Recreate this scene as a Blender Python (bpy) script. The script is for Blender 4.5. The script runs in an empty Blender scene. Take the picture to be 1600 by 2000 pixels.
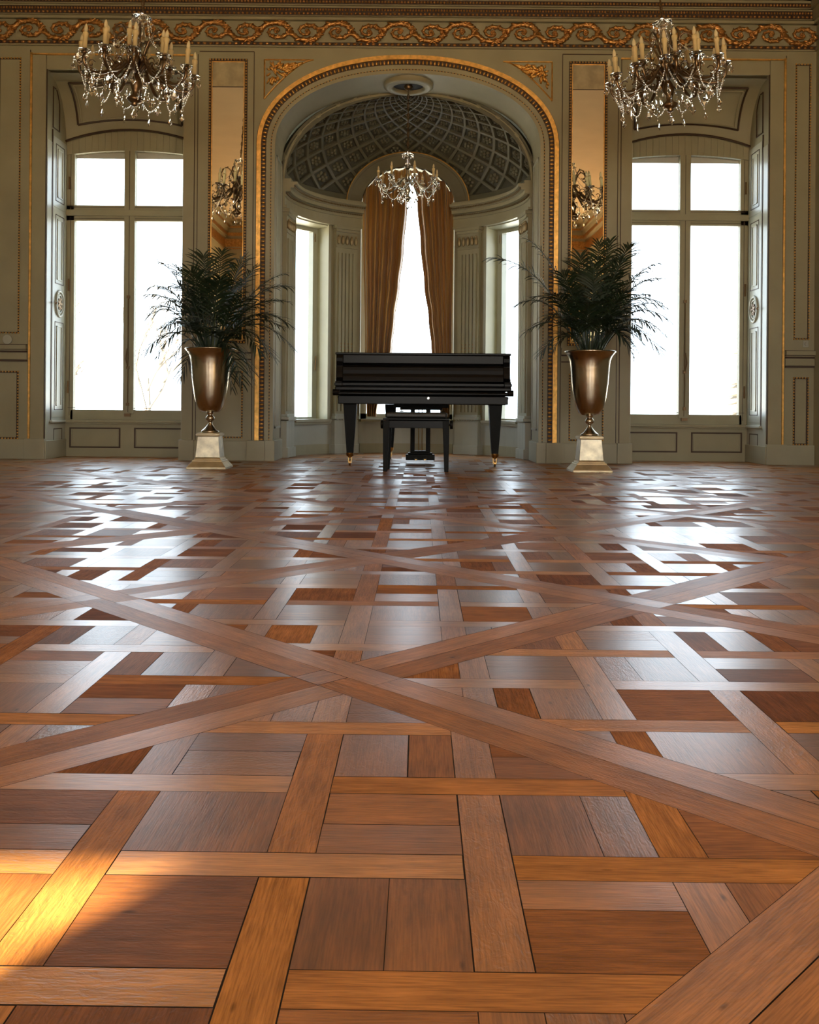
import bpy, bmesh, math, random
from mathutils import Vector, Matrix
random.seed(7)
PI = math.pi
sin, cos = math.sin, math.cos
SC = bpy.context.scene
COL = SC.collection

# ------------------------------------------------------------------ camera, light, exposure
CX, CZ = 0.035, 0.52
cam_d = bpy.data.cameras.new('camera'); cam = bpy.data.objects.new('camera', cam_d); COL.objects.link(cam)
cam.location = (CX, 0, CZ); cam.rotation_euler = (PI/2, -0.008, 0)
cam_d.sensor_fit = 'HORIZONTAL'; cam_d.sensor_width = 36.0
cam_d.lens = 36.0*1850/1600
cam_d.shift_y = -207/1600
cam_d.clip_start = 0.05; cam_d.clip_end = 300
SC.camera = cam
SC.view_settings.view_transform = 'Standard'
SC.view_settings.look = 'None'
SC.view_settings.gamma = 1
SC.view_settings.use_curve_mapping = False
SC.view_settings.exposure = 0.0
SC.cycles.use_denoising = True
SC.cycles.max_bounces = 10
SC.cycles.diffuse_bounces = 6
SC.cycles.glossy_bounces = 4
SC.cycles.transmission_bounces = 8
SC.cycles.transparent_max_bounces = 12
SC.cycles.caustics_reflective = False
SC.cycles.caustics_refractive = False
SC.cycles.sample_clamp_indirect = 6

world = bpy.data.worlds.new('overcast_sky'); SC.world = world
world.use_nodes = True
bg = world.node_tree.nodes['Background']
bg.inputs['Color'].default_value = (0.75, 0.89, 1.0, 1)
bg.inputs['Strength'].default_value = 5.4

SUN_AZ, SUN_EL = (0.552, 0.834), math.radians(31)
sd = bpy.data.lights.new('sun', 'SUN'); so = bpy.data.objects.new('sun', sd); COL.objects.link(so)
sd.energy = 60; sd.angle = math.radians(.75); sd.color = (1.0, 0.78, 0.44)
so.rotation_euler = Vector((SUN_AZ[0]*cos(SUN_EL), SUN_AZ[1]*cos(SUN_EL), -sin(SUN_EL))).to_track_quat('-Z', 'Y').to_euler()
so.location = (-6, -8, 8)

def area(name, loc, rot, sx, sy, power, color):
    l = bpy.data.lights.new(name, 'AREA'); l.shape = 'RECTANGLE'; l.size = sx; l.size_y = sy
    l.energy = power; l.color = color
    o = bpy.data.objects.new(name, l); COL.objects.link(o); o.location = loc; o.rotation_euler = rot
    return o
# daylight entering by the tall garden windows behind the photographer
for x, w, p in ((-3.0, .74, 36), (0, 1.5, 76), (2.75, 1.25, 64)):
    area('window_daylight', (x, -2.62, 1.75), (PI/2, 0, 0), w, 2.2, p, (1.0, 0.83, 0.60))

# ------------------------------------------------------------------ helpers
def nt(name):
    m = bpy.data.materials.new(name); m.use_nodes = True
    return m, m.node_tree, m.node_tree.nodes['Principled BSDF']
def N(t, kind, **kw):
    n = t.nodes.new('ShaderNode'+kind)
    for k, v in kw.items(): setattr(n, k, v)
    return n
def mat(name, c, rough=.5, metal=0, bump=0, bscale=60, var=0, vscale=3, coat=0, spec=.5, sheen=0, trans=0):
    m, t, b = nt(name)
    b.inputs['Base Color'].default_value = (*c, 1); b.inputs['Roughness'].default_value = rough
    b.inputs['Metallic'].default_value = metal; b.inputs['Coat Weight'].default_value = coat
    b.inputs['Specular IOR Level'].default_value = spec
    if coat: b.inputs['Coat Roughness'].default_value = .06
    if sheen: b.inputs['Sheen Weight'].default_value = sheen
    tc = N(t, 'TexCoord')
    if var:
        n = N(t, 'TexNoise'); n.inputs['Scale'].default_value = vscale; n.inputs['Detail'].default_value = 6
        t.links.new(tc.outputs['Object'], n.inputs['Vector'])
        r = N(t, 'ValToRGB')
        r.color_ramp.elements[0].position = .3; r.color_ramp.elements[1].position = .7
        r.color_ramp.elements[0].color = (*[x*(1-var) for x in c], 1)
        r.color_ramp.elements[1].color = (*[min(1, x*(1+var)) for x in c], 1)
        t.links.new(n.outputs['Fac'], r.inputs['Fac']); t.links.new(r.outputs['Color'], b.inputs['Base Color'])
    if bump:
        n = N(t, 'TexNoise'); n.inputs['Scale'].default_value = bscale; n.inputs['Detail'].default_value = 4
        t.links.new(tc.outputs['Object'], n.inputs['Vector'])
        u = N(t, 'Bump'); u.inputs['Strength'].default_value = bump; u.inputs['Distance'].default_value = .01
        t.links.new(n.outputs['Fac'], u.inputs['Height']); t.links.new(u.outputs['Normal'], b.inputs['Normal'])
    return m

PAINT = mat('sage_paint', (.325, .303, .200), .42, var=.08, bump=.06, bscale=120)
PAINT_L = mat('pale_and_window_lit_paint', (.40, .41, .35), .30, var=.06, bump=.05, bscale=120)  # on dado, pedestals and reveals, window light is put into this paler colour
PAINT_M = mat('grey_green_skirting_paint', (.35, .34, .25), .42, var=.08, bump=.06, bscale=90)
GLAZE = mat('umber_glaze', (.050, .026, .014), .5)
GILT = mat('gilt', (.78, .45, .13), .36, .85, bump=.3, bscale=90, var=.25, vscale=25)
GILT_D = mat('aged_gilt', (.46, .235, .075), .36, .8, bump=.3, bscale=90, var=.45, vscale=40)
CEIL = mat('cream_plaster', (.72, .60, .40), .8, var=.04)
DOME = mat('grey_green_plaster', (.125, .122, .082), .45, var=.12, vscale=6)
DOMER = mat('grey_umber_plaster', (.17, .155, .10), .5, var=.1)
DOMED = mat('shaded_coffer_plaster', (.060, .060, .042), .6, var=.12)  # darker copy of the dome plaster; recess shade put into its colour
MIRROR = mat('silvered_glass', (.86, .80, .68), .015, 1, bump=.01, bscale=3)
BLACK = mat('black_lacquer', (.002, .002, .0025), .30, bump=.02, bscale=8, spec=.15)
BLACKM = mat('worn_black_wood', (.004, .005, .0055), .5, spec=.14, bump=.05, bscale=30)
BRASS = mat('brass', (.55, .35, .13), .28, 1)
BRONZE = mat('dark_bronze', (.19, .125, .07), .28, .9)
URN = mat('antique_nickel_brass', (.52, .45, .345), .22, 1, bump=.05, bscale=22, var=.16, vscale=5)
URNP = mat('worn_silver_leaf', (.74, .70, .56), .40, .55, bump=.25, bscale=28, var=.28, vscale=14)
CANDLE = mat('ivory_wax', (.72, .58, .30), .5)
LEAF = mat('palm_leaf', (.010, .026, .010), .5, var=.3, vscale=9)
STEM = mat('palm_stem', (.05, .07, .02), .5)
SOIL = mat('dark_soil', (.02, .014, .01), .9, bump=.6, bscale=40)
BARK = mat('pale_bark', (.10, .09, .08), .9)
GRND = mat('frosted_ground', (.75, .78, .78), .9, var=.05)
STONE = mat('pale_stone', (.6, .6, .56), .8)
BLIND = mat('grey_blind', (.55, .55, .52), .8)
DARK = mat('hole_shade', (.01, .01, .01), .7)

def glassmat(name, fac=.06, tint=(1, 1, 1)):
    m, t, b = nt(name); t.nodes.remove(b)
    out = t.nodes['Material Output']
    tr = N(t, 'BsdfTransparent'); tr.inputs['Color'].default_value = (*tint, 1)
    g = N(t, 'BsdfGlossy'); g.inputs['Roughness'].default_value = .02
    fr = N(t, 'Fresnel'); fr.inputs['IOR'].default_value = 1.45
    mx = N(t, 'MixShader'); ge = N(t, 'NewGeometry')
    inv = N(t, 'Math', operation='SUBTRACT'); inv.inputs[0].default_value = 1; t.links.new(ge.outputs['Backfacing'], inv.inputs[1])
    mf = N(t, 'Math', operation='MULTIPLY'); t.links.new(fr.outputs[0], mf.inputs[0]); t.links.new(inv.outputs[0], mf.inputs[1])
    t.links.new(mf.outputs[0], mx.inputs[0]); t.links.new(tr.outputs[0], mx.inputs[1]); t.links.new(g.outputs[0], mx.inputs[2])
    t.links.new(mx.outputs[0], out.inputs['Surface'])
    return m
PANE = glassmat('window_glass')
def crystalmat():
    m, t, b = nt('cut_crystal')
    b.inputs['Base Color'].default_value = (1, .97, .9, 1); b.inputs['Roughness'].default_value = .02
    b.inputs['Transmission Weight'].default_value = 1; b.inputs['IOR'].default_value = 1.6
    return m
CRYS = crystalmat()

def curtainmat():
    m, t, b = nt('gold_satin')
    b.inputs['Roughness'].default_value = .45; b.inputs['Sheen Weight'].default_value = .25
    tc = N(t, 'TexCoord'); n = N(t, 'TexNoise'); n.inputs['Scale'].default_value = 5; n.inputs['Detail'].default_value = 5
    mp = N(t, 'Mapping'); mp.inputs['Scale'].default_value = (1, 1, .3)
    t.links.new(tc.outputs['Object'], mp.inputs[0]); t.links.new(mp.outputs[0], n.inputs['Vector'])
    r = N(t, 'ValToRGB'); r.color_ramp.elements[0].color = (.34, .165, .035, 1); r.color_ramp.elements[1].color = (.46, .25, .060, 1)
    r.color_ramp.elements[0].position = .35; r.color_ramp.elements[1].position = .65
    t.links.new(n.outputs['Fac'], r.inputs['Fac']); t.links.new(r.outputs[0], b.inputs['Base Color'])
    tl = N(t, 'BsdfTranslucent'); tl.inputs['Color'].default_value = (.42, .20, .05, 1)
    mx = N(t, 'MixShader'); mx.inputs[0].default_value = .06
    t.links.new(b.outputs[0], mx.inputs[1]); t.links.new(tl.outputs[0], mx.inputs[2])
    t.links.new(mx.outputs[0], t.nodes['Material Output'].inputs['Surface'])
    return m
CURT = curtainmat()

def link(name, me, m, parent=None, smooth=False, kind=None):
    o = bpy.data.objects.new(name, me); COL.objects.link(o)
    if m is not None:
        for x in (m if isinstance(m, (list, tuple)) else [m]): me.materials.append(x)
    if smooth:
        for p in me.polygons: p.use_smooth = True
    if parent is not None: o.parent = parent
    if kind: o['kind'] = kind
    return o
def obj(name, bm, m, parent=None, smooth=False, kind=None, bevel=0, loc=None):
    me = bpy.data.meshes.new(name)
    bmesh.ops.recalc_face_normals(bm, faces=bm.faces)
    bm.to_mesh(me); bm.free()
    o = link(name, me, m, parent, smooth, kind)
    if loc is not None: o.location = loc
    if bevel:
        b = o.modifiers.new('edge', 'BEVEL'); b.width = bevel; b.segments = 2; b.limit_method = 'ANGLE'
    return o
def B(): return bmesh.new()
def box(bm, x0, x1, y0, y1, z0, z1, mi=0):
    if x0 > x1: x0, x1 = x1, x0
    v = [bm.verts.new((x, y, z)) for x in (x0, x1) for y in (y0, y1) for z in (z0, z1)]
    for f in ((0,1,3,2), (4,6,7,5), (0,4,5,1), (2,3,7,6), (0,2,6,4), (1,5,7,3)):
        fc = bm.faces.new([v[i] for i in f]); fc.material_index = mi
def prism(bm, poly, f, mi=0):
    """poly of 2-tuples, f(a,b,k)->3D for k=0,1"""
    n = len(poly)
    a = [bm.verts.new(f(p[0], p[1], 0)) for p in poly]; b = [bm.verts.new(f(p[0], p[1], 1)) for p in poly]
    bm.faces.new(a).material_index = mi; bm.faces.new(b[::-1]).material_index = mi
    for i in range(n):
        bm.faces.new((a[i], b[i], b[(i+1) % n], a[(i+1) % n])).material_index = mi
def tube(bm, pts, r, n=8, cap=True):
    pts = [Vector(p) for p in pts]; R = r if isinstance(r, (list, tuple)) else [r]*len(pts)
    t0 = (pts[1]-pts[0]).normalized()
    up = Vector((0, 0, 1)) if abs(t0.z) < .9 else Vector((1, 0, 0))
    nrm = t0.cross(up).normalized(); rings = []
    for i, p in enumerate(pts):
        t = (pts[min(i+1, len(pts)-1)]-pts[max(i-1, 0)]).normalized()
        nrm = (nrm-t*nrm.dot(t)).normalized(); bn = t.cross(nrm)
        rings.append([bm.verts.new(p+(nrm*cos(2*PI*k/n)+bn*sin(2*PI*k/n))*R[i]) for k in range(n)])
    for a, b in zip(rings, rings[1:]):
        for k in range(n): bm.faces.new((a[k], a[(k+1) % n], b[(k+1) % n], b[k]))
    if cap: bm.faces.new(rings[0][::-1]); bm.faces.new(rings[-1])
def lathe(bm, prof, n=24, c=(0, 0, 0)):
    rings = []
    for r, z in prof:
        if r < 1e-5: rings.append([bm.verts.new((c[0], c[1], c[2]+z))])
        else: rings.append([bm.verts.new((c[0]+r*cos(2*PI*k/n), c[1]+r*sin(2*PI*k/n), c[2]+z)) for k in range(n)])
    for a, b in zip(rings, rings[1:]):
        for k in range(n):
            k2 = (k+1) % n
            if len(a) == 1 and len(b) == 1: continue
            if len(a) == 1: bm.faces.new((a[0], b[k2], b[k]))
            elif len(b) == 1: bm.faces.new((a[k], a[k2], b[0]))
            else: bm.faces.new((a[k], a[k2], b[k2], b[k]))
def blob(bm, c, rx, ry, rz, n=6, m=4, rot=0):
    """small ellipsoid; rot turns it in the XZ plane"""
    rows = []
    for i in range(m+1):
        th = PI*i/m; z = cos(th); s = sin(th)
        rr = []
        for k in range(1 if i in (0, m) else n):
            a = 2*PI*k/n; x, y, zz = rx*s*cos(a), ry*s*sin(a), rz*z
            rr.append(bm.verts.new((c[0]+x*cos(rot)-zz*sin(rot), c[1]+y, c[2]+x*sin(rot)+zz*cos(rot))))
        rows.append(rr)
    for a, b in zip(rows, rows[1:]):
        for k in range(n):
            k2 = (k+1) % n
            if len(a) == 1: bm.faces.new((a[0], b[k], b[k2]))
            elif len(b) == 1: bm.faces.new((a[k], b[0], a[k2]))
            else: bm.faces.new((a[k], b[k], b[k2], a[k2]))
def empty(name, loc, label=None, cat=None, group=None, kind=None, rot=None):
    o = bpy.data.objects.new(name, None); COL.objects.link(o); o.location = loc; o.empty_display_size = .1
    if rot: o.rotation_euler = rot
    tag(o, label, cat, group, kind); return o
def tag(o, label=None, cat=None, group=None, kind=None):
    if label: o['label'] = label
    if cat: o['category'] = cat
    if group: o['group'] = group
    if kind: o['kind'] = kind
    return o
def dup(o, parent=None, loc=None, rot=None):
    c = o.copy(); COL.objects.link(c)
    if parent is not None: c.parent = parent
    if loc is not None: c.location = loc
    if rot is not None: c.rotation_euler = rot
    for ch in list(o.children): dup(ch, c)
    return c

# ------------------------------------------------------------------ floor : oak parquet in diagonal panels
XL, XR, YB, YF = -3.95, 3.79, -2.7, 8.8
def floor_material():
    m, t, b = nt('oak_parquet')
    L = t.links.new
    uv = N(t, 'UVMap')
    at = N(t, 'Attribute', attribute_name='rnd'); sep = N(t, 'SeparateColor'); L(at.outputs['Color'], sep.inputs[0])
    # grain along U
    m1 = N(t, 'Mapping'); m1.inputs['Scale'].default_value = (3.0, 48, 1)
    n1 = N(t, 'TexNoise'); n1.inputs['Scale'].default_value = 1.6; n1.inputs['Detail'].default_value = 9; n1.inputs['Roughness'].default_value = .62; n1.inputs['Distortion'].default_value = .35
    L(uv.outputs[0], m1.inputs[0]); L(m1.outputs[0], n1.inputs['Vector'])
    m2 = N(t, 'Mapping'); m2.inputs['Scale'].default_value = (16, 300, 1)
    n2 = N(t, 'TexNoise'); n2.inputs['Scale'].default_value = 1.5; n2.inputs['Detail'].default_value = 5
    L(uv.outputs[0], m2.inputs[0]); L(m2.outputs[0], n2.inputs['Vector'])
    base = N(t, 'ValToRGB'); cr = base.color_ramp
    cr.elements[0].position = 0; cr.elements[0].color = (.19, .069, .020, 1)
    cr.elements[1].position = 1; cr.elements[1].color = (.50, .225, .062, 1)
    e = cr.elements.new(.45); e.color = (.30, .118, .032, 1)
    e = cr.elements.new(.75); e.color = (.40, .165, .045, 1)
    L(sep.outputs[0], base.inputs['Fac'])
    g1 = N(t, 'MapRange'); g1.inputs['From Min'].default_value = .3; g1.inputs['From Max'].default_value = .7
    g1.inputs['To Min'].default_value = .68; g1.inputs['To Max'].default_value = 1.2
    L(n1.outputs['Fac'], g1.inputs['Value'])
    g2 = N(t, 'MapRange'); g2.inputs['From Min'].default_value = .35; g2.inputs['From Max'].default_value = .6
    g2.inputs['To Min'].default_value = .70; g2.inputs['To Max'].default_value = 1.08
    L(n2.outputs['Fac'], g2.inputs['Value'])
    mu = N(t, 'Math', operation='MULTIPLY'); L(g1.outputs[0], mu.inputs[0]); L(g2.outputs[0], mu.inputs[1])
    vs = N(t, 'VectorMath', operation='SCALE'); L(base.outputs[0], vs.inputs[0]); L(mu.outputs[0], vs.inputs['Scale'])
    # cloudy stain along the plank + small dark knots
    tc = N(t, 'TexCoord')
    n3 = N(t, 'TexNoise'); n3.inputs['Scale'].default_value = 9; n3.inputs['Detail'].default_value = 3
    L(tc.outputs['Object'], n3.inputs['Vector'])
    g3 = N(t, 'MapRange'); g3.inputs['From Min'].default_value = .35; g3.inputs['From Max'].default_value = .7
    g3.inputs['To Min'].default_value = .78; g3.inputs['To Max'].default_value = 1.10
    L(n3.outputs['Fac'], g3.inputs['Value'])
    vs2 = N(t, 'VectorMath', operation='SCALE'); L(vs.outputs[0], vs2.inputs[0]); L(g3.outputs[0], vs2.inputs['Scale'])
    mk = N(t, 'Mapping'); mk.inputs['Scale'].default_value = (9, 26, 1); L(uv.outputs[0], mk.inputs[0])
    vo = N(t, 'TexVoronoi'); vo.inputs['Scale'].default_value = .7; L(mk.outputs[0], vo.inputs['Vector'])
    kn = N(t, 'MapRange'); kn.inputs['From Min'].default_value = .02; kn.inputs['From Max'].default_value = .07
    kn.inputs['To Min'].default_value = .25; kn.inputs['To Max'].default_value = 1
    L(vo.outputs['Distance'], kn.inputs['Value'])
    vs3 = N(t, 'VectorMath', operation='SCALE'); L(vs2.outputs[0], vs3.inputs[0]); L(kn.outputs[0], vs3.inputs['Scale'])
    L(vs3.outputs[0], b.inputs['Base Color'])
    # worn wax: each plank has its own sheen
    ro = N(t, 'MapRange'); ro.inputs['To Min'].default_value = .31; ro.inputs['To Max'].default_value = .62
    L(sep.outputs[1], ro.inputs['Value']); L(ro.outputs[0], b.inputs['Roughness'])
    sp = N(t, 'MapRange'); sp.inputs['To Min'].default_value = .72; sp.inputs['To Max'].default_value = .06
    L(sep.outputs[1], sp.inputs['Value']); L(sp.outputs[0], b.inputs['Specular IOR Level'])
    cw = N(t, 'MapRange'); cw.inputs['To Min'].default_value = .85; cw.inputs['To Max'].default_value = 0; cw.inputs['From Max'].default_value = .6
    L(sep.outputs[1], cw.inputs['Value']); L(cw.outputs[0], b.inputs['Coat Weight']); b.inputs['Coat Roughness'].default_value = .27
    # medullary ray flecks and pores as relief
    m4 = N(t, 'Mapping'); m4.inputs['Scale'].default_value = (38, 95, 1); m4.inputs['Rotation'].default_value = (0, 0, .5)
    n4 = N(t, 'TexNoise'); n4.inputs['Scale'].default_value = 1.0; n4.inputs['Detail'].default_value = 2; n4.inputs['Distortion'].default_value = 2.2
    L(uv.outputs[0], m4.inputs[0]); L(m4.outputs[0], n4.inputs['Vector'])
    fl = N(t, 'Math', operation='MULTIPLY'); L(n4.outputs['Fac'], fl.inputs[0]); L(sep.outputs[2], fl.inputs[1])
    ad = N(t, 'Math', operation='ADD'); L(fl.outputs[0], ad.inputs[0])
    n2s = N(t, 'Math', operation='MULTIPLY'); n2s.inputs[1].default_value = .35; L(n2.outputs['Fac'], n2s.inputs[0]); L(n2s.outputs[0], ad.inputs[1])
    bp = N(t, 'Bump'); bp.inputs['Strength'].default_value = .28; bp.inputs['Distance'].default_value = .004
    L(ad.outputs[0], bp.inputs['Height']); L(bp.outputs[0], b.inputs['Normal'])
    return m
def clip(poly, a, b, c):
    """keep a*x+b*y<=c"""
    out = []
    for i in range(len(poly)):
        p, q = poly[i], poly[(i+1) % len(poly)]
        dp, dq = a*p[0]+b*p[1]-c, a*q[0]+b*q[1]-c
        if dp <= 0: out.append(p)
        if (dp < 0 < dq) or (dq < 0 < dp):
            s = dp/(dp-dq); out.append((p[0]+(q[0]-p[0])*s, p[1]+(q[1]-p[1])*s))
    return out
def build_floor():
    rng = random.Random(11)
    th, S = -.0104, 1.005
    O = Vector((-.079, 1.8105))
    U = Vector((cos(th+3*PI/4), sin(th+3*PI/4)))*S; V = Vector((cos(th+PI/4), sin(th+PI/4)))*S
    ex, ey = Vector((cos(th), sin(th))), Vector((-sin(th), cos(th)))
    verts, faces, uvs, cols = [], [], [], []
    def add(poly, g, gap=.0005, tone=None, gls=None):
        # poly world xy, g grain direction
        ctr = [sum(p[0] for p in poly)/len(poly), sum(p[1] for p in poly)/len(poly)]
        for (a, b, c) in ((1, 0, XR), (-1, 0, -XL), (0, 1, YF+1.9), (0, -1, -YB)): poly = clip(poly, a, b, c)
        if len(poly) < 3: return
        n = len(poly); ar = sum(poly[i][0]*poly[(i+1) % n][1]-poly[(i+1) % n][0]*poly[i][1] for i in range(n))/2
        if abs(ar) < 2e-5: return
        if ar < 0: poly = poly[::-1]
        gp = gap*(2.2 if rng.random() < .15 else 1)
        res = poly
        for i in range(n):     # inset by clipping against each edge moved inwards
            p, q = poly[i], poly[(i+1) % n]; dx, dy = q[0]-p[0], q[1]-p[1]; l = math.hypot(dx, dy)
            if l < 1e-6: continue
            nx, ny = dy/l, -dx/l
            res = clip(res, nx, ny, nx*p[0]+ny*p[1]-gp)
            if len(res) < 3: return
        o = rng.random()*50, rng.random()*50
        base = len(verts); gx, gy = g
        for p in res:
            verts.append((p[0], p[1], 0)); uvs.append(((p[0]-ctr[0])*gx+(p[1]-ctr[1])*gy+o[0], -(p[0]-ctr[0])*gy+(p[1]-ctr[1])*gx+o[1]))
        faces.append(list(range(base, base+len(res))))
        t = rng.random() if tone is None else min(1, max(0, rng.gauss(tone, .13)))
        gl = rng.choice((.35, .5, .6)) if gls is None else gls
        cols.append((t, gl, rng.choice((.1, .25, .5, 1.0))))
    SH = Vector((-.012, -.028))
    P, W, H = .2275, .0285, (S-.146)/2*math.sqrt(2)
    def local(c, u, v): return (c.x+ex.x*u+ey.x*v, c.y+ex.y*u+ey.y*v)
    def panel(c):
        def rect(u0, u1, v0, v1, horiz, tone):
            p = [(u0, v0), (u1, v0), (u1, v1), (u0, v1)]
            for sa in (1, -1):
                for sb in (1, -1): p = clip(p, sa, sb, H-sa*SH.x-sb*SH.y)
            if len(p) < 3: return
            add([local(c+SH, *q) for q in p], ex if horiz else ey, tone=tone, gls=rng.choice((0, .05, .12, .55, .9, 1) if horiz else (0, .05, .1, .2, .6, 1)))
        R = range(-3, 4)
        for k in R:
            # horizontal strips (rows) and vertical strips (columns) woven over and under
            brk = [j for j in R if (j+k) % 2]            # columns that pass over row k
            xs = [-9]+[j*P for j in brk]+[9]
            for a, b in zip(xs, xs[1:]):
                rect(a+(W if a > -9 else 0), b-(W if b < 9 else 0), k*P-W, k*P+W, True, .85)
            brk = [j for j in R if (j+k) % 2 == 0]
            xs = [-9]+[j*P for j in brk]+[9]
            for a, b in zip(xs, xs[1:]):
                rect(k*P-W, k*P+W, a+(W if a > -9 else 0), b-(W if b < 9 else 0), False, .62)
        for i in range(-4, 4):
            for j in range(-4, 4):
                u0, u1, v0, v1 = i*P+W, (i+1)*P-W, j*P+W, (j+1)*P-W
                h = (i+j) % 2 == 0
                tn = rng.choice((.12, .22, .35, .5))
                if rng.random() < .45:
                    f = rng.uniform(.35, .65)
                    if h: rect(u0, u1, v0, v0+(v1-v0)*f, True, tn); rect(u0, u1, v0+(v1-v0)*f, v1, True, tn)
                    else: rect(u0, u0+(u1-u0)*f, v0, v1, False, tn); rect(u0+(u1-u0)*f, u1, v0, v1, False, tn)
                else: rect(u0, u1, v0, v1, h, tn)
    hw = .073
    Un, Vn = U.normalized(), V.normalized()
    for i in range(-9, 13):
        for j in range(-9, 13):
            n0 = O+U*i+V*j
            if n0.x < XL-1.5 or n0.x > XR+1.5 or n0.y < YB-1.5 or n0.y > YF+3: continue
            panel(n0+(U+V)*.5)
            def q(a0, a1, b0, b1, g): add([tuple(n0+Un*a+Vn*b) for a, b in ((a0, b0), (a1, b0), (a1, b1), (a0, b1))], g, tone=.66)
            # crossing woven as a pinwheel; each band is two planks
            q(-hw, S-hw, 0, hw, Un); q(hw, S, -hw, 0, Un)
            q(-hw, 0, hw, S-hw, Vn); q(0, hw, hw, S-hw, Vn)
            q(0, hw, -hw, 0, Vn)
    me = bpy.data.meshes.new('floor'); me.from_pydata(verts, [], faces)
    ul = me.uv_layers.new(name='UVMap')
    for l in me.loops: ul.data[l.index].uv = uvs[l.vertex_index]
    ca = me.color_attributes.new('rnd', 'FLOAT_COLOR', 'CORNER')
    for p, c in zip(me.polygons, cols):
        for li in p.loop_indices: ca.data[li].color = (*c, 1)
    fl = link('floor', me, floor_material(), kind='structure')
    bm = B(); box(bm, XL, XR, YB, YF+1.9, -.06, -.0015)
    obj('joint_bed', bm, mat('parquet_joint', (.012, .006, .004), .8), fl)
build_floor()

# ------------------------------------------------------------------ room shell
ZC = 4.45                                     # ceiling height
WOX, WIX, WZ = 3.351, 2.085, 3.62             # side window opening: outer, inner half position, head
AW, AS, AR = 1.23, 2.92, .68                  # arch half width, spring height, rise
def arch_z(x, w, s, r, p=2.15): return s+r*max(0, 1-(abs(x)/w)**p)**(1/p)
def arch_pts(w, s, r, n=40, z0=None, p=2.15):
    pts = []
    for i in range(n+1):
        a = PI-PI*i/n
        c, sn = cos(a), sin(a)
        x = w*math.copysign(abs(c)**(2/p), c); z = s+r*abs(sn)**(2/p)
        pts.append((x, z))
    if z0 is not None: pts = [(-w, z0)]+pts+[(w, z0)]
    return pts
FY, RY = 8.8, 9.3                              # wall face, window / apse plane
bm = B()
for s in (1, -1):
    edge = XR if s > 0 else -XL
    box(bm, s*WOX, s*edge, FY, RY+.25, 0, ZC)
    box(bm, s*WIX, s*WOX, FY, RY, WZ, ZC)
    box(bm, s*WIX, s*WOX, RY, RY+.25, 3.10, ZC)
    box(bm, s*WIX, s*WOX, RY+.02, RY+.25, -.02, .33)
    box(bm, s*AW, s*WIX, FY, RY+.25, 0, ZC)
xs = [AW*cos(PI-PI*i/48) for i in range(49)]
for a, b in zip(xs, xs[1:]):
    za, zb = arch_z(a, AW, AS, AR), arch_z(b, AW, AS, AR)
    v = [bm.verts.new(p) for p in ((a, FY, za), (b, FY, zb), (b, FY, ZC), (a, FY, ZC), (a, RY, za), (b, RY, zb), (b, RY, ZC), (a, RY, ZC))]
    for f in ((0, 1, 2, 3), (4, 7, 6, 5), (0, 4, 5, 1)): bm.faces.new([v[i] for i in f])
obj('wall_front', bm, PAINT, kind='structure')
bm = B(); box(bm, XL-.2, XL, YB-.2, RY+.25, -.02, ZC); obj('wall_left', bm, PAINT, kind='structure')
bm = B(); box(bm, XR, XR+.2, YB-.2, RY+.25, -.02, ZC); obj('wall_right', bm, PAINT, kind='structure')
bm = B()
ops = ((-3.45, -2.715), (-.8, .8), (2.1, 3.4)); zt = 2.845; x0 = XL
for a, b in ops+((XR, XR),):
    box(bm, x0, a, YB-.2, YB, 0, ZC)
    if a != b: box(bm, a, b, YB-.2, YB, zt, ZC); box(bm, a, b, YB-.2, YB, -.02, .45)
    x0 = b
obj('wall_back', bm, PAINT, kind='structure')
bm = B(); box(bm, XL-.2, XR+.2, YB-.2, RY+.25, ZC, ZC+.15); obj('ceiling', bm, CEIL, kind='structure')

# ---- cornice (all round the room) : stepped profile + gilded bead rows
TR = [0]
def trim(bm, m, smooth=False, bevel=0):
    TR[0] += 1
    return obj('trim_%d' % TR[0], bm, m, kind='structure', smooth=smooth, bevel=bevel)
prof = [(.0, 3.84, 3.87), (.02, 4.085, 4.11), (.05, 4.11, 4.20), (.075, 4.20, 4.27), (.12, 4.27, 4.33), (.17, 4.33, 4.39), (.24, 4.39, ZC)]
bm = B()
for d, z0, z1 in prof:
    e = d+.02
    box(bm, XL, XR, FY-e, FY, z0, z1)
    box(bm, XL, XR, YB, YB+e, z0, z1)
    box(bm, XL, XL+e, YB, FY, z0, z1); box(bm, XR-e, XR, YB, FY, z0, z1)
trim(bm, PAINT)
bm = B()
def beadrow(bm, x0, x1, y, z, pitch, rx, rz):
    n = int((x1-x0)/pitch)
    for i in range(n): blob(bm, (x0+(i+.5)*pitch, y, z), rx, .014, rz, 6, 4)
beadrow(bm, XL, XR, FY-.022, 3.868, .058, .021, .013)
beadrow(bm, XL, XR, FY-.072, 4.130, .040, .014, .011)
beadrow(bm, XL, XR, FY-.072, 4.165, .026, .010, .012)
beadrow(bm, XL, XR, FY-.099, 4.228, .030, .012, .012)
beadrow(bm, XL, XR, FY-.145, 4.300, .032, .013, .014)
beadrow(bm, XL, XR, FY-.20, 4.362, .032, .013, .014)
trim(bm, GILT_D, smooth=True)
bm = B()
for y, z0, z1 in ((.0955, 4.208, 4.248), (.0205, 3.852, 3.884), (.0705, 4.115, 4.185), (.1405, 4.283, 4.318), (.1905, 4.345, 4.38)):
    box(bm, XL, XR, FY-y-.003, FY-y+.01, z0, z1)
trim(bm, GLAZE)
bm = B()
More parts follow.
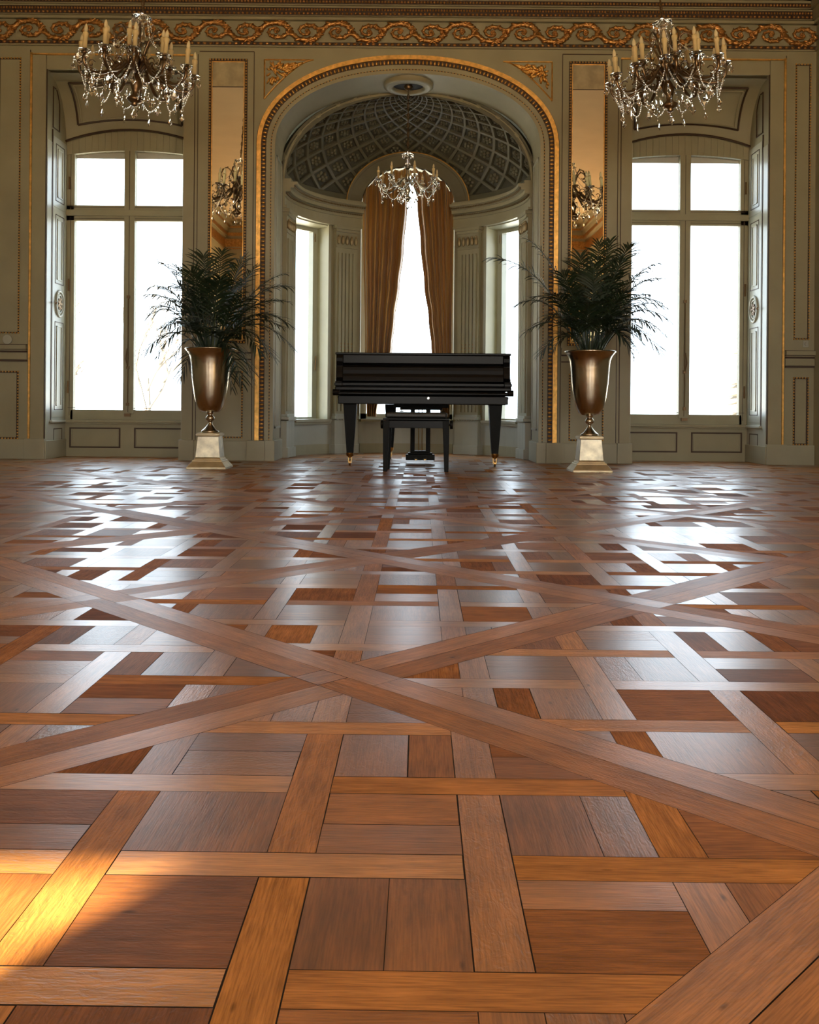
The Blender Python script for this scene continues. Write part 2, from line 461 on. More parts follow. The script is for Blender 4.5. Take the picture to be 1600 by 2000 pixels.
for z0, z1, d in ((3.90, 4.07, .008), (4.12, 4.19, .076), (4.28, 4.32, .145), (3.85, 3.868, .026)):
    box(bm, XL, XL+d, YB, FY-.3, z0, z1); box(bm, XR-d, XR, YB, FY-.3, z0, z1); box(bm, XL, XR, YB, YB+d, z0, z1)
trim(bm, GILT_D)
# rinceau of acanthus scrolls on the frieze
def scroll(bm, cx, cz, L, f, y):
    """one leafy volute: enters at the left, runs over (f=1) or under (f=-1) and coils to its heart"""
    pts, rad = [], []
    for i in range(31):
        t = i/30; a = PI-f*2*PI*1.55*t; k = (1-t)**.75
        pts.append((cx+(L*.5*k+.004)*cos(a), y-.010*t, cz+(.086*k+.004)*sin(a))); rad.append(.0165*(1-t)+.008)
    tube(bm, pts, rad, 6)
    for i in range(1, 27, 1):
        p, q = pts[i], pts[i+1]; an = math.atan2(q[2]-p[2], q[0]-p[0])
        nx, nz = p[0]-cx, p[2]-cz; l = math.hypot(nx, nz)+1e-6; w = (1-i/30)
        if i % 2: blob(bm, (p[0]+nx/l*.012*w, y-.012, p[2]+nz/l*.012*w), .036*w+.008, .015, .012*w+.004, 6, 4, an-.55*f)
        elif i < 18: blob(bm, (p[0]-nx/l*.014, y-.010, p[2]-nz/l*.014), .028*w+.006, .014, .010, 6, 4, an+.75*f)
    for k in range(6): blob(bm, (cx+.015*cos(k*1.047), y-.014, cz+.015*sin(k*1.047)), .011, .010, .011, 6, 4)
    blob(bm, (cx, y-.02, cz), .008, .008, .008, 6, 4)
    # stem to the next volute and a curling leaf
    st = [(cx+L*.5*(u-0)+0, y, cz+f*.086*cos(u*PI/2)*1.0) for u in [0, .25, .5, .75, 1]]
    tube(bm, st, .013, 6)
    for j in range(5):
        u = .15+.17*j; px, pz = cx+L*.5*u, cz+f*.086*cos(u*PI/2)
        blob(bm, (px+.006, y-.010, pz+f*.010), .034, .014, .011, 6, 4, -f*(.3+u)+f*.9)
def frieze(bm, x0, x1, y):
    L = .286; n = int(round((x1-x0)/L)); L = (x1-x0)/n; zc = 3.985
    for k in range(n): scroll(bm, x0+(k+.5)*L, zc, L, 1 if k % 2 else -1, y)
bm = B(); frieze(bm, XL, XR, FY-.012)
trim(bm, GILT_D, smooth=True)

# ---- mouldings drawn as raised rectangular frames on the wall face
def frame_xz(bm, x0, x1, z0, z1, w, y, d):
    if x0 > x1: x0, x1 = x1, x0
    box(bm, x0, x1, y-d, y, z0, z0+w); box(bm, x0, x1, y-d, y, z1-w, z1)
    box(bm, x0, x0+w, y-d, y, z0+w, z1-w); box(bm, x1-w, x1, y-d, y, z0+w, z1-w)
def beadframe(bm, x0, x1, z0, z1, y, pitch=.026, r=.0085, sides='lrtb'):
    if x0 > x1: x0, x1 = x1, x0
    nz = int((z1-z0)/pitch); nx = max(1, int((x1-x0)/pitch))
    if 'l' in sides:
        for i in range(nz+1): blob(bm, (x0, y, z0+i*(z1-z0)/nz), r, r, r*1.1, 5, 3)
    if 'r' in sides:
        for i in range(nz+1): blob(bm, (x1, y, z0+i*(z1-z0)/nz), r, r, r*1.1, 5, 3)
    for i in range(nx+1):
        x = x0+i*(x1-x0)/nx
        if 't' in sides: blob(bm, (x, y, z1), r*1.1, r, r, 5, 3)
        if 'b' in sides: blob(bm, (x, y, z0), r*1.1, r, r, 5, 3)
gl = B(); gb = B(); um = B(); pt = B(); ptd = B()
for s in (1, -1):
    edge = (XR if s > 0 else -XL)
    # casing round the side windows: gilded outer fillet, flat band
    box(gl, s*3.487, s*3.505, FY-.022, FY, .19, 3.77); box(gl, s*1.975, s*3.505, FY-.022, FY, 3.752, 3.764)
    box(pt, s*3.36, s*3.485, FY-.016, FY, .19, 3.75)
    box(um, s*3.351, s*3.358, FY-.010, FY, .19, 3.62)
    box(um, s*3.508, s*3.514, FY-.006, FY, .19, 3.80)
    box(um, s*1.985, s*1.978, FY-.006, FY, .19, 3.77); box(um, s*1.955, s*1.950, FY-.008, FY, .19, 3.77)
    # outer panelled pier
    x0, x1 = 3.60, min(edge-.07, 3.80)
    if s > 0: x1 = 3.735
    frame_xz(um, s*x0, s*x1, 1.17, 3.72, .010, FY, .006)
    beadframe(gb, s*x0, s*(x1), 1.17, 3.72, FY-.012)
    frame_xz(um, s*x0, s*x1, .185, .815, .016, FY, .006)
    beadframe(gb, s*x0, s*x1, .19, .81, FY-.012)
    for z0, z1, d in ((1.020, 1.058, .040), (1.006, 1.014, .028), (.925, .985, .016)):
        box(pt, s*3.52, s*edge, FY-d, FY, z0, z1)
    box(um, s*3.52, s*edge, FY-.020, FY, 1.014, 1.020); box(um, s*3.52, s*edge, FY-.018, FY, .990, 1.004); box(um, s*3.52, s*edge, FY-.018, FY, .905, .922); box(um, s*3.52, s*edge, FY-.030, FY, 1.058, 1.064)
    # mirror pier
    frame_xz(um, s*1.494, s*1.850, 1.09, 3.73, .022, FY, .012)
    beadframe(gb, s*1.505, s*1.840, 1.10, 3.72, FY-.016)
    frame_xz(gl, s*1.520, s*1.825, 1.115, 3.705, .007, FY, .016)
    frame_xz(um, s*1.515, s*1.835, .21, .83, .012, FY, .008)
    beadframe(gb, s*1.52, s*1.83, .215, .825, FY-.014, sides='lrb')
    for z0, z1, d in ((1.045, 1.068, .040), (1.01, 1.045, .030), (.955, .97, .014)):
        box(pt, s*1.44, s*1.90, FY-d, FY, z0, z1)
    box(um, s*1.44, s*1.90, FY-.018, FY, .995, 1.006); box(um, s*1.44, s*1.90, FY-.012, FY, .935, .945)
    box(um, s*1.43, s*1.436, FY-.008, FY, .19, 3.80); box(um, s*1.436, s*1.94, FY-.006, FY, 3.795, 3.802)
    # spandrel panel with gilded edge
    ax = lambda z: 0
    cor = (s*1.335, 3.725)
    P = [cor, (s*.90, 3.725)]
    arc = []
    for i in range(9):
        t = i/8; x = .90+(1.335-.90)*t; arc.append((s*x, 3.725-.36*t**1.45))
    for (a, b) in [(cor, (s*.88, 3.725)), (cor, (s*1.335, 3.36))]+list(zip(arc, arc[1:])):
        tube(gl, [(a[0], FY-.006, a[1]), (b[0], FY-.006, b[1])], .007, 5)
    for k in range(80):
        u = random.random()**.8; v = random.random()*(1-u)*.9
        x, z = 1.30-.30*u, 3.69-.24*v
        an = math.atan2(z-3.62, (x-1.25)*s)
        blob(gb, (s*x, FY-.012, z), random.uniform(.018, .038), .018, random.uniform(.008, .014), 5, 3, an)
trim(gl, GILT); trim(gb, GILT, smooth=True); trim(um, GLAZE); trim(pt, PAINT)

# ---- archway casing: sweep of profiled bands following the arch
def arch_band(bm, w0, w1, y0, y1, z0=.19, p=2.15, dz=0):
    """flat band between arches of half width w0<w1, standing out y0..y1 in front of wall"""
    r0, r1 = AR+(w0-AW), AR+(w1-AW)
    a = arch_pts(w0, AS, r0*1.0, 48, z0, p); b = arch_pts(w1, AS, r1, 48, z0, p)
    va = [(bm.verts.new((x, FY-y1, z)), bm.verts.new((x, FY-y0, z))) for x, z in a]
    vb = [(bm.verts.new((x, FY-y1, z)), bm.verts.new((x, FY-y0, z))) for x, z in b]
    for i in range(len(a)-1):
        bm.faces.new((va[i][0], va[i+1][0], vb[i+1][0], vb[i][0]))
        bm.faces.new((va[i][0], va[i][1], va[i+1][1], va[i+1][0])); bm.faces.new((vb[i][0], vb[i+1][0], vb[i+1][1], vb[i][1]))
bm = B(); arch_band(bm, 1.360, 1.400, 0, .035); arch_band(bm, 1.235, 1.241, 0, .012); trim(bm, GILT)
bm = B(); arch_band(bm, 1.31, 1.360, 0, .012); arch_band(bm, 1.262, 1.270, 0, .026); arch_band(bm, 1.403, 1.409, 0, .006); trim(bm, GLAZE)
bm = B(); arch_band(bm, 1.268, 1.312, 0, .022); arch_band(bm, 1.230, 1.262, 0, .030); trim(bm, PAINT)
def along(pts, pitch):
    out = []; acc = 0
    for (a, b), (c, d) in zip(pts, pts[1:]):
        l = math.hypot(c-a, d-b)
        while acc < l:
            t = acc/l; out.append((a+(c-a)*t, b+(d-b)*t, math.atan2(d-b, c-a))); acc += pitch
        acc -= l
    return out
bm = B()
for x, z, an in along(arch_pts(1.336, AS, AR+.106, 90, .2), .036): blob(bm, (x, FY-.018, z), .0115, .012, .020, 6, 4, an)
for x, z, an in along(arch_pts(1.266, AS, AR+.036, 90, .2), .030): blob(bm, (x, FY-.026, z), .010, .005, .004, 5, 3, an)
trim(bm, GILT, smooth=True)
# jamb linings of the archway (panelled)
bm = B(); bm2 = B()
for s in (1, -1):
    for (y0, y1, z0, z1) in ((8.87, 9.22, .30, 2.86),):
        for a, b, c, d in ((y0, y1, z0, z0+.018), (y0, y1, z1-.018, z1), (y0, y0+.018, z0, z1), (y1-.018, y1, z0, z1)):
            box(bm, s*(AW-.010), s*AW, a, b, c, d)
    box(bm2, s*(AW-.004), s*(AW), 9.24, 9.285, .2, 2.9)
trim(bm, PAINT_L); trim(bm2, GLAZE)
# baseboards with plinth blocks
bm = B()
for s in (1, -1):
    edge = (XR if s > 0 else -XL)
    box(bm, s*3.53, s*edge, FY-.03, FY, 0, .185); box(bm, s*3.34, s*3.53, FY-.045, FY, 0, .19)
    box(bm, s*1.47, s*WIX+s*.01, FY-.03, FY, 0, .185); box(bm, s*1.96, s*(WIX+.015), FY-.045, FY, 0, .19)
    box(bm, s*1.30, s*1.47, FY-.06, FY, 0, .19); box(bm, s*(AW-.02), s*1.30, FY-.05, RY, 0, .19)
    box(bm, s*(WOX-.02), s*WOX, FY-.03, RY, 0, .17)
obj('baseboard_front', bm, PAINT_M, kind='structure', bevel=.004)
# ring at the crown of the soffit
bm = B()
zt0 = AS+AR-.012
for r, h, mi in ((.235, .03, 0), (.20, .045, 0)):
    pass
lathe(bm, [(.150, zt0+.03), (.150, zt0-.035), (.17, zt0-.045), (.19, zt0-.03), (.20, zt0-.04), (.235, zt0-.025), (.24, zt0+.03)], 40, (0, 9.05, 0))
trim(bm, PAINT, smooth=True)
bm = B(); lathe(bm, [(0, zt0-.004), (.152, zt0-.004), (.152, zt0+.02)], 32, (0, 9.05, 0)); trim(bm, DARK)  # near-black disc; the shade inside the hole is put into its colour

# ------------------------------------------------------------------ mirrors on the piers
for s, nm in ((-1, 'tall gilt-framed pier mirror between the left window and the arch'), (1, 'tall gilt-framed pier mirror between the arch and the right window')):
    r = empty('pier_mirror', (s*1.672, FY-.006, 1.12), nm, 'mirror', 'pier mirrors')
    bm = B(); box(bm, -.150, .150, -.002, .004, 0, 2.345); obj('mirror_glass', bm, MIRROR, r)
    bm = B(); box(bm, -.150, .150, -.002, .004, 2.352, 2.58)
    obj('upper_mirror_glass', bm, mat('clouded_silvered_glass', (.62, .58, .45), .12, 1, bump=.05, bscale=9, var=.25, vscale=9), r)
    bm = B(); box(bm, -.152, .152, -.004, .004, 2.345, 2.352); obj('joint_bar', bm, GLAZE, r)

# ------------------------------------------------------------------ side windows with coved heads and folded shutters
def make_window(s, idx):
    W = empty('window_%d' % idx, (0, 0, 0), kind='structure')
    xo, xi, y = s*WOX, s*WIX, RY
    cx = s*2.727
    def bar(bm, a, b, z0, z1, y0=y, y1=y+.07): box(bm, a, b, y0, y1, z0, z1)
    fr = B()
    bar(fr, xo, s*3.27, .36, 3.11); bar(fr, s*2.185, xi, .36, 3.11)                 # stiles
    bar(fr, s*2.675, s*2.78, .42, 3.02, y-.010, y+.07)                              # mullion
    bar(fr, s*3.30, xi, .36, .458)                                                   # bottom rail
    bar(fr, xo, xi, 2.313, 2.467); bar(fr, xo, xi, 2.36, 2.42, y-.022, y+.07)      # transom
    # segmental head
    w = (WOX-WIX)/2; n = 20
    zc = lambda x: 2.955+.045*(1-((x-w)/w)**2)
    zo = lambda x: 3.075+.12*(1-((x-w)/w)**2)
    for i in range(n):
        a, b = 2*w*i/n, 2*w*(i+1)/n
        prism(fr, [(a, zc(a)), (b, zc(b)), (b, zo(b)), (a, zo(a))], lambda p, q, k: (s*(WIX+p), y-.012+.08*k, q))
    obj('frame', fr, PAINT, W, bevel=.004)
    gr = B()      # dark rebate lines
    for a, b in ((3.275, 3.30), (2.155, 2.18)):
        box(gr, s*a, s*b, y-.004, y, .44, 3.0) if False else None
    for z in (2.335, 2.445, .475): box(gr, xo-s*.03, xi+s*.03, y-.003, y+.001, z, z+.004)
    for x in (3.305, 2.150): box(gr, s*x, s*(x+.004), y-.003, y+.001, .40, 3.02)
    box(gr, s*2.725, s*2.729, y-.015, y-.011, .44, 3.0)
    obj('rebate_lines', gr, GLAZE, W)
    for a, b, z0, z1 in ((2.78, 3.27, .458, 2.313), (2.185, 2.675, .458, 2.313), (2.78, 3.27, 2.467, 2.99), (2.185, 2.675, 2.467, 2.99)):
        g = B(); box(g, s*a, s*b, y+.035, y+.041, z0-.01, z1+.01); obj('glass_pane', g, PANE, W)
    bl = B(); box(bl, xo-s*.06, xi+s*.06, y+.06, y+.068, 2.94, 3.08); obj('roller_blind', bl, BLIND, W)
    # espagnolette
    h = B(); tube(h, [(cx, y-.028, .52), (cx, y-.028, 1.55)], .006, 6)
    for z in (.50, .86, 1.55): box(h, cx-.014, cx+.014, y-.036, y-.012, z, z+.03)
    tube(h, [(cx, y-.035, .88), (cx+s*.012, y-.055, .96), (cx, y-.05, 1.06)], .007, 6)
    obj('espagnolette_handle', h, BRONZE, W)
    box_h = B(); box(box_h, cx-.03, cx+.03, y-.035, y-.012, .395, .425); obj('lower_latch', box_h, BRONZE, W)
    for z in (1.62, .62, 2.62):
        hb = B(); tube(hb, [(s*3.318, y-.012, z), (s*3.318, y-.012, z+.12)], .008, 6); obj('hinge', hb, BRONZE, W)
    sl = B()
    box(sl, xo, xi, y-.05, y+.07, .335, .36); box(sl, xo, xi, y-.03, y+.07, .318, .335)
    obj('sill', sl, PAINT, W, bevel=.004)
    ap = B(); box(ap, xo, xi, y-.005, y+.02, 0, .318); obj('apron', ap, PAINT, W)
    fm = B()
    for a, b in ((2.15, 2.665), (2.80, 3.30)):
        frame_xz(fm, s*a, s*b, .085, .285, .014, y-.005, .006)
    obj('apron_panel_lines', fm, GLAZE, W)
    fi = B()
    for a, b in ((2.15, 2.665), (2.80, 3.30)): frame_xz(fi, s*(a+.022), s*(b-.022), .107, .263, .006, y-.005, .010)
    obj('apron_panel_moulding', fi, PAINT, W)
    # coved head: quarter curve falling from the flat front head to the segmental window head
    cv = B(); n = 12; m = 12; grid = []
    for i in range(n+1):
        t = i/n; row = []
        for j in range(m+1):
            u = j/m; x = WIX+(WOX-WIX)*u
            zb = zo(x-WIX)-.002; yy = FY+.03+(RY-.02-FY-.03)*sin(t*PI/2)**.9; zz = WZ-.02+(zb-WZ+.02)*(1-cos(t*PI/2))
            row.append(cv.verts.new((s*x, yy, zz)))
        grid.append(row)
    for i in range(n):
        for j in range(m): cv.faces.new((grid[i][j], grid[i][j+1], grid[i+1][j+1], grid[i+1][j]))
    obj('coved_head', cv, PAINT, W, smooth=True)
    def P(u, t, off=.012):
        x = WIX+(WOX-WIX)*u; zb = zo(x-WIX)-.002
        return (s*x, FY+.03+(RY-.05-FY)*sin(t*PI/2)**.9-off, WZ-.02+(zb-WZ+.02)*(1-cos(t*PI/2))-off)
    cm = B()
    ring = [P(.10, .22+.60*k/10) for k in range(11)]+[P(.10+.80*k/12, .82) for k in range(13)]+[P(.90, .82-.60*k/10) for k in range(11)]+[P(.90-.80*k/12, .22) for k in range(13)]
    tube(cm, ring+[ring[0]], .010, 5, False); obj('coved_head_panel_line', cm, GLAZE, W)
    cl = B()
    ring = [P(.13, .27+.52*k/10, .02) for k in range(11)]+[P(.13+.74*k/12, .79, .02) for k in range(13)]+[P(.87, .79-.52*k/10, .02) for k in range(11)]+[P(.87-.74*k/12, .27, .02) for k in range(13)]
    tube(cl, ring+[ring[0]], .008, 5, False); obj('coved_head_moulding', cl, PAINT, W)
    fb = B(); tube(fb, [P(k/14, .97, .012) for k in range(15)], .011, 6); obj('head_bead', fb, GLAZE, W)
    ln = B(); box(ln, s*(WOX-.004), s*(WOX+.01), FY+.002, RY, 0, 2.98); box(ln, s*(WIX+.004), s*(WIX-.01), FY+.002, RY, 0, 2.98); obj('lit_reveal_lining', ln, PAINT_L, W)  # added lining, coloured pale to carry window light on the reveal
    # shutters folded flat against both reveals
    for q, x in ((1, WOX), (-1, WIX)):
        d = -q*s       # direction into the opening
        X = s*x
        for nm, z0, z1 in (('upper_shutter', 2.385, 3.05), ('lower_shutter', .385, 2.37)):
            sh = B(); box(sh, X, X+d*.008, FY+.14, RY-.01, z0, z1)
            so_ = obj(nm, sh, PAINT_L, W, bevel=.003)
            ml = B(); mm = B()
            segs = ((z0+.06, z1-.06),) if nm[0] == 'u' else ((z0+.07, 1.30), (1.66, z1-.05))
            for a, b in segs:
                for (yy0, yy1, za, zb2, bmq, e) in ((FY+.20, RY-.08, a, b, ml, .011), (FY+.245, RY-.125, a+.04, b-.04, mm, .015)):
                    w_ = .009
                    for A in ((yy0, yy1, za, za+w_), (yy0, yy1, zb2-w_, zb2), (yy0, yy0+w_, za, zb2), (yy1-w_, yy1, za, zb2)):
                        box(bmq, X, X+d*e, *A)
            obj('panel_line', ml, GLAZE, so_); obj('panel_moulding', mm, PAINT_L, so_)
            if nm[0] == 'l':
                md = B(); yc, zc_ = FY+.31, 1.475
                for R_, rr in ((.105, .014), (.075, .008)):
                    tube(md, [(X+d*.012, yc+R_*.95*cos(a*PI/12), zc_+R_*sin(a*PI/12)*1.15) for a in range(25)], rr, 6, False)
                obj('medallion', md, PAINT_L, so_, smooth=True)
                mc = B()
                for k in range(16):
                    a = k*.9; rr = .012*math.sqrt(k)
                    blob(mc, (X+d*.016, yc+rr*cos(a), zc_+rr*sin(a)*1.2), .007, .016, .014, 5, 3)
                obj('medallion_relief', mc, BRONZE, so_)
                kb = B(); blob(kb, (X+d*.032, FY+.165, 1.47), .012, .012, .012, 8, 6); tube(kb, [(X+d*.03, FY+.13, 1.47), (X+d*.03, FY+.2, 1.47)], .004, 5)
                obj('shutter_knob', kb, BRONZE, so_)
        lo = B()
        rl = B(); box(rl, X, X+d*.030, FY+.10, RY, .335, .36); obj('reveal_rail', rl, PAINT_L, W, bevel=.006)
        for A in ((FY+.2, RY-.08, .09, .10), (FY+.2, RY-.08, .27, .28), (FY+.2, FY+.21, .09, .28), (RY-.09, RY-.08, .09, .28)): box(lo, X, X+d*.006, *A)
        obj('reveal_panel_line', lo, GLAZE, W)
        up = B()
        for A in ((FY+.13, RY-.20, 3.12, 3.128), (FY+.13, FY+.14, 3.12, 3.50), (FY+.13, RY-.30, 3.50, 3.508), (RY-.21, RY-.20, 3.12, 3.34)): box(up, X, X+d*.008, *A)
        tube(up, [(X+d*.004, RY-.205-.01*k*k*.5, 3.34+.04*k) for k in range(5)], .005, 5)
        obj('upper_reveal_panel_line', up, GLAZE, W)
        ed = B(); box(ed, X, X+d*.009, FY+.118, FY+.13, .36, 3.1); obj('reveal_fillet', ed, GLAZE, W)
make_window(-1, 1); make_window(1, 2)

# ------------------------------------------------------------------ apse
AY, R0 = RY, 1.235
def PA(r, a, z): return (r*sin(a), AY+r*cos(a), z)
D = math.radians
def arc(bm, a0, a1, r0, r1, z0, z1, n=None, mi=0):
    n = n or max(1, int(abs(a1-a0)/D(4)))
    A = [a0+(a1-a0)*i/n for i in range(n+1)]
    g = [[bm.verts.new(PA(r, a, z)) for r, z in ((r0, z0), (r1, z0), (r1, z1), (r0, z1))] for a in A]
    for u, v in zip(g, g[1:]):
        for k in range(4): bm.faces.new((u[k], u[(k+1) % 4], v[(k+1) % 4], v[k])).material_index = mi
    bm.faces.new(g[0][::-1]); bm.faces.new(g[-1])
a_c, a_w0, a_w1 = D(24.6), D(42.5), D(71.5)
RO = 1.55
bm = B()
arc(bm, -D(90), D(90), R0, RO, -.02, .345, mi=1)  # dado in the paler paint: window light on the lower wall as colour
for s in (1, -1):
    arc(bm, s*a_c, s*a_w0, R0, RO, .345, 2.73); arc(bm, s*a_w1, s*D(90), R0, RO, .345, 2.73)
    arc(bm, s*a_w0, s*a_w1, R0, RO, 2.45, 2.73)
obj('wall_apse', bm, [PAINT, PAINT_L], kind='structure')
# outer shell behind the dome so no daylight leaks in
bm = B()
for s in (1, -1): box(bm, s*.53, s*1.75, 10.72, 10.85, 2.70, 3.95)
box(bm, -.53, .53, 10.72, 10.85, 3.27, 3.95); box(bm, -1.75, 1.75, RY+.24, 10.85, 3.90, 4.0)
for s in (1, -1): box(bm, s*1.62, s*1.75, RY+.24, 10.85, 2.70, 3.95); box(bm, s*.53, s*1.75, RY+.2, 10.85, 2.731, 2.76) if False else None
obj('wall_outer', bm, STONE, kind='structure')
# pilasters
for idx, (a0, a1) in enumerate(((27.3, 40.3), (75, 88))):
    for s in (1, -1):
        pr = empty('trim_pilaster', (0, 0, 0), kind='structure')
        w = D(a1-a0); a0_, a1_ = s*D(a0), s*D(a1)
        bm = B(); arc(bm, a0_, a1_, R0-.045, R0+.01, .40, 2.46)
        obj('shaft', bm, PAINT, pr)
        fl = B(); dk = B()
        for k in range(5):
            c = a0_+(a1_-a0_)*(k+1)/6; hw_ = (a1_-a0_)*.055
            arc(fl, c-hw_, c+hw_, R0-.062, R0-.04, .46, 2.17, 1)
            if k < 4:
                for q in range(7): blob(dk, PA(R0-.052, c+(a1_-a0_)/12, .98+q*.035), .007, .007, .010, 5, 3)
        obj('fluting', fl, PAINT, pr); obj('husks', dk, GILT_D, pr)
        cp = B()
        arc(cp, a0_-s*D(1.0), a1_+s*D(1.0), R0-.075, R0+.01, 2.425, 2.46); arc(cp, a0_-s*D(.4), a1_+s*D(.4), R0-.065, R0+.01, 2.395, 2.425)
        arc(cp, a0_, a1_, R0-.055, R0+.01, 2.225, 2.245)
        obj('capital', cp, PAINT, pr, bevel=.004)
        ca = B()
        for k in range(5):
            c = a0_+(a1_-a0_)*(k+.5)/5
            blob(ca, PA(R0-.06, c, 2.305), .022, .014, .048, 6, 4); blob(ca, PA(R0-.066, c, 2.350), .014, .012, .012, 6, 4)
        obj('acanthus_relief', ca, mat('rubbed_gilt', (.34, .27, .15), .45, .5), pr, smooth=True)
        bs = B(); arc(bs, a0_-s*D(.8), a1_+s*D(.8), R0-.08, R0+.01, .375, .405); arc(bs, a0_-s*D(.3), a1_+s*D(.3), R0-.066, R0+.01, .405, .43)
        for k in range(8):
            c = a0_+(a1_-a0_)*(k+.5)/8; blob(bs, PA(R0-.078, c, .37), .010, .010, .012, 5, 3)
        arc(bs, a0_-s*D(.6), a1_+s*D(.6), R0-.06, R0+.01, 0, .365); arc(bs, a0_-s*D(1), a1_+s*D(1), R0-.075, R0+.01, 0, .10)
        obj('pedestal', bs, PAINT_L, pr, bevel=.003)  # window light on the pedestal is put into its pale colour
# entablature, sills, baseboard of the apse
bm = B()
for s in (1, -1):
    for r, z0, z1 in ((.050, 2.46, 2.485), (.028, 2.485, 2.57), (.045, 2.57, 2.59), (.035, 2.59, 2.62), (.085, 2.62, 2.655), (.12, 2.655, 2.685), (.15, 2.685, 2.715), (.09, 2.715, 2.745)):
        arc(bm, s*a_c, s*D(90), R0-r, R0+.01, z0, z1)
    arc(bm, s*a_w0, s*a_w1, R0-.055, RO, .345, .372); arc(bm, s*a_w0, s*a_w1, R0-.03, R0+.01, .318, .345)
    arc(bm, s*a_w0, s*a_w1, R0-.012, R0+.01, .0, .105)
    # window surround
    for a, b in ((a_w0-D(.2), a_w0+D(1.6)), (a_w1-D(1.6), a_w1+D(.2))): arc(bm, s*a, s*b, R0-.018, R0+.01, .372, 2.46)
arc(bm, -a_c, a_c, R0-.012, R0+.01, 0, .105); arc(bm, -a_c, a_c, R0-.045, RO-.05, .345, .372)
trim(bm, PAINT)
bm = B()
for s in (1, -1):
    n = 60
    for k in range(n):
        a = s*(a_c+(D(90)-a_c)*(k+.5)/n)
        blob(bm, PA(R0-.125, a, 2.668), .012, .010, .011, 5, 3); blob(bm, PA(R0-.048, a, 2.605), .013, .007, .008, 5, 3)
trim(bm, mat('tarnished_gilt', (.20, .15, .08), .45, .5), smooth=True)
# apse side windows
for s, idx in ((-1, 3), (1, 4)):
    W = empty('window_%d' % idx, (0, 0, 0), kind='structure')
    bm = B(); r = RO-.06
    arc(bm, s*a_w0, s*(a_w0+D(2.4)), r-.03, r+.05, .372, 2.45); arc(bm, s*(a_w1-D(2.4)), s*a_w1, r-.03, r+.05, .372, 2.45)
    arc(bm, s*a_w0, s*a_w1, r-.03, r+.05, .372, .39); arc(bm, s*a_w0, s*a_w1, r-.03, r+.05, 2.41, 2.45)
    obj('frame', bm, PAINT_L, W)
    g = B(); arc(g, s*(a_w0+D(2)), s*(a_w1-D(2)), r, r+.006, .38, 2.42); obj('glass_pane', g, PANE, W)
    h = B()
    c = s*(a_w0+D(1.2)); tube(h, [PA(r-.045, c, .9), PA(r-.05, c, 1.06)], .009, 6); tube(h, [PA(r-.05, s*(a_w0+D(2)), 2.39), PA(r-.05, s*(a_w0+D(2)), 2.30)], .008, 6)
    obj('window_catch', h, BRONZE, W)
# centre window: round-headed opening, ring moulding cut into the dome
DA, DBH, DZ = R0, .87, 2.73
def dome_y(x, z):
    c2 = max(0, 1-(max(0, z-DZ)/DBH)**2)
    return AY+math.sqrt(max(0, DA*DA*c2-x*x))
W = empty('window_5', (0, 0, 0), kind='structure')
bm = B(); n = 32
for r0_, r1_, off in ((.51, .66, .035), (.635, .665, .055), (.51, .53, .05)):
    for i in range(n):
        q = []
        for a in (PI*i/n, PI*(i+1)/n):
            for r_ in (r0_, r1_):
                x, z = -r_*cos(a), DZ+r_*sin(a)*.80
                q.append(bm.verts.new((x, dome_y(x, z)-off, z)))
        bm.faces.new((q[0], q[1], q[3], q[2]))
        # rim edges
        for r_ in (r0_, r1_):
            pp = []
            for a in (PI*i/n, PI*(i+1)/n):
                x, z = -r_*cos(a), DZ+r_*sin(a)*.80; y = dome_y(x, z)
                pp += [bm.verts.new((x, y-off, z)), bm.verts.new((x, y+.02, z))]
            bm.faces.new((pp[0], pp[1], pp[3], pp[2]))
obj('arch_ring', bm, DOMER, W)
bm = B()
for i in range(n):       # barrel of the niche
    q = []
    for a in (PI*i/n, PI*(i+1)/n):
        x, z = -.515*cos(a), DZ+.515*sin(a)*.80
        q += [bm.verts.new((x, dome_y(x, z)-.03, z)), bm.verts.new((x, 10.74, z))]
    bm.faces.new((q[0], q[1], q[3], q[2]))
for s in (1, -1):
    v = [bm.verts.new(p) for p in ((s*.515, 10.4, .36), (s*.515, 10.74, .36), (s*.515, 10.74, DZ), (s*.515, 10.4, DZ))]; bm.faces.new(v)
obj('niche_lining', bm, PAINT, W)
bm = B(); tube(bm, [(-.665*cos(PI*i/40), dome_y(.665*cos(PI*i/40), DZ+.665*sin(PI*i/40)*.80)-.05, DZ+.665*sin(PI*i/40)*.80) for i in range(41)], .007, 6)
obj('gilt_fillet', bm, GILT, W)
bm = B()
for s in (1, -1): box(bm, s*.45, s*.515, 10.62, 10.70, .37, 2.75)
box(bm, -.515, .515, 10.62, 10.70, .37, .43)
for i in range(24):
    a0, a1 = PI*i/24, PI*(i+1)/24
    prism(bm, [(-.46*cos(a0), DZ+.37*sin(a0)), (-.515*cos(a0), DZ+.415*sin(a0)), (-.515*cos(a1), DZ+.415*sin(a1)), (-.46*cos(a1), DZ+.37*sin(a1))], lambda p, q, k: (p, 10.62+.08*k, q))
obj('frame', bm, PAINT_L, W)
bm = B(); prism(bm, [(-.455, .42), (.455, .42)]+[(.455*cos(PI*i/24), DZ+.37*sin(PI*i/24)) for i in range(25)], lambda p, q, k: (p, 10.66+.005*k, q)); obj('glass_pane', bm, PANE, W)

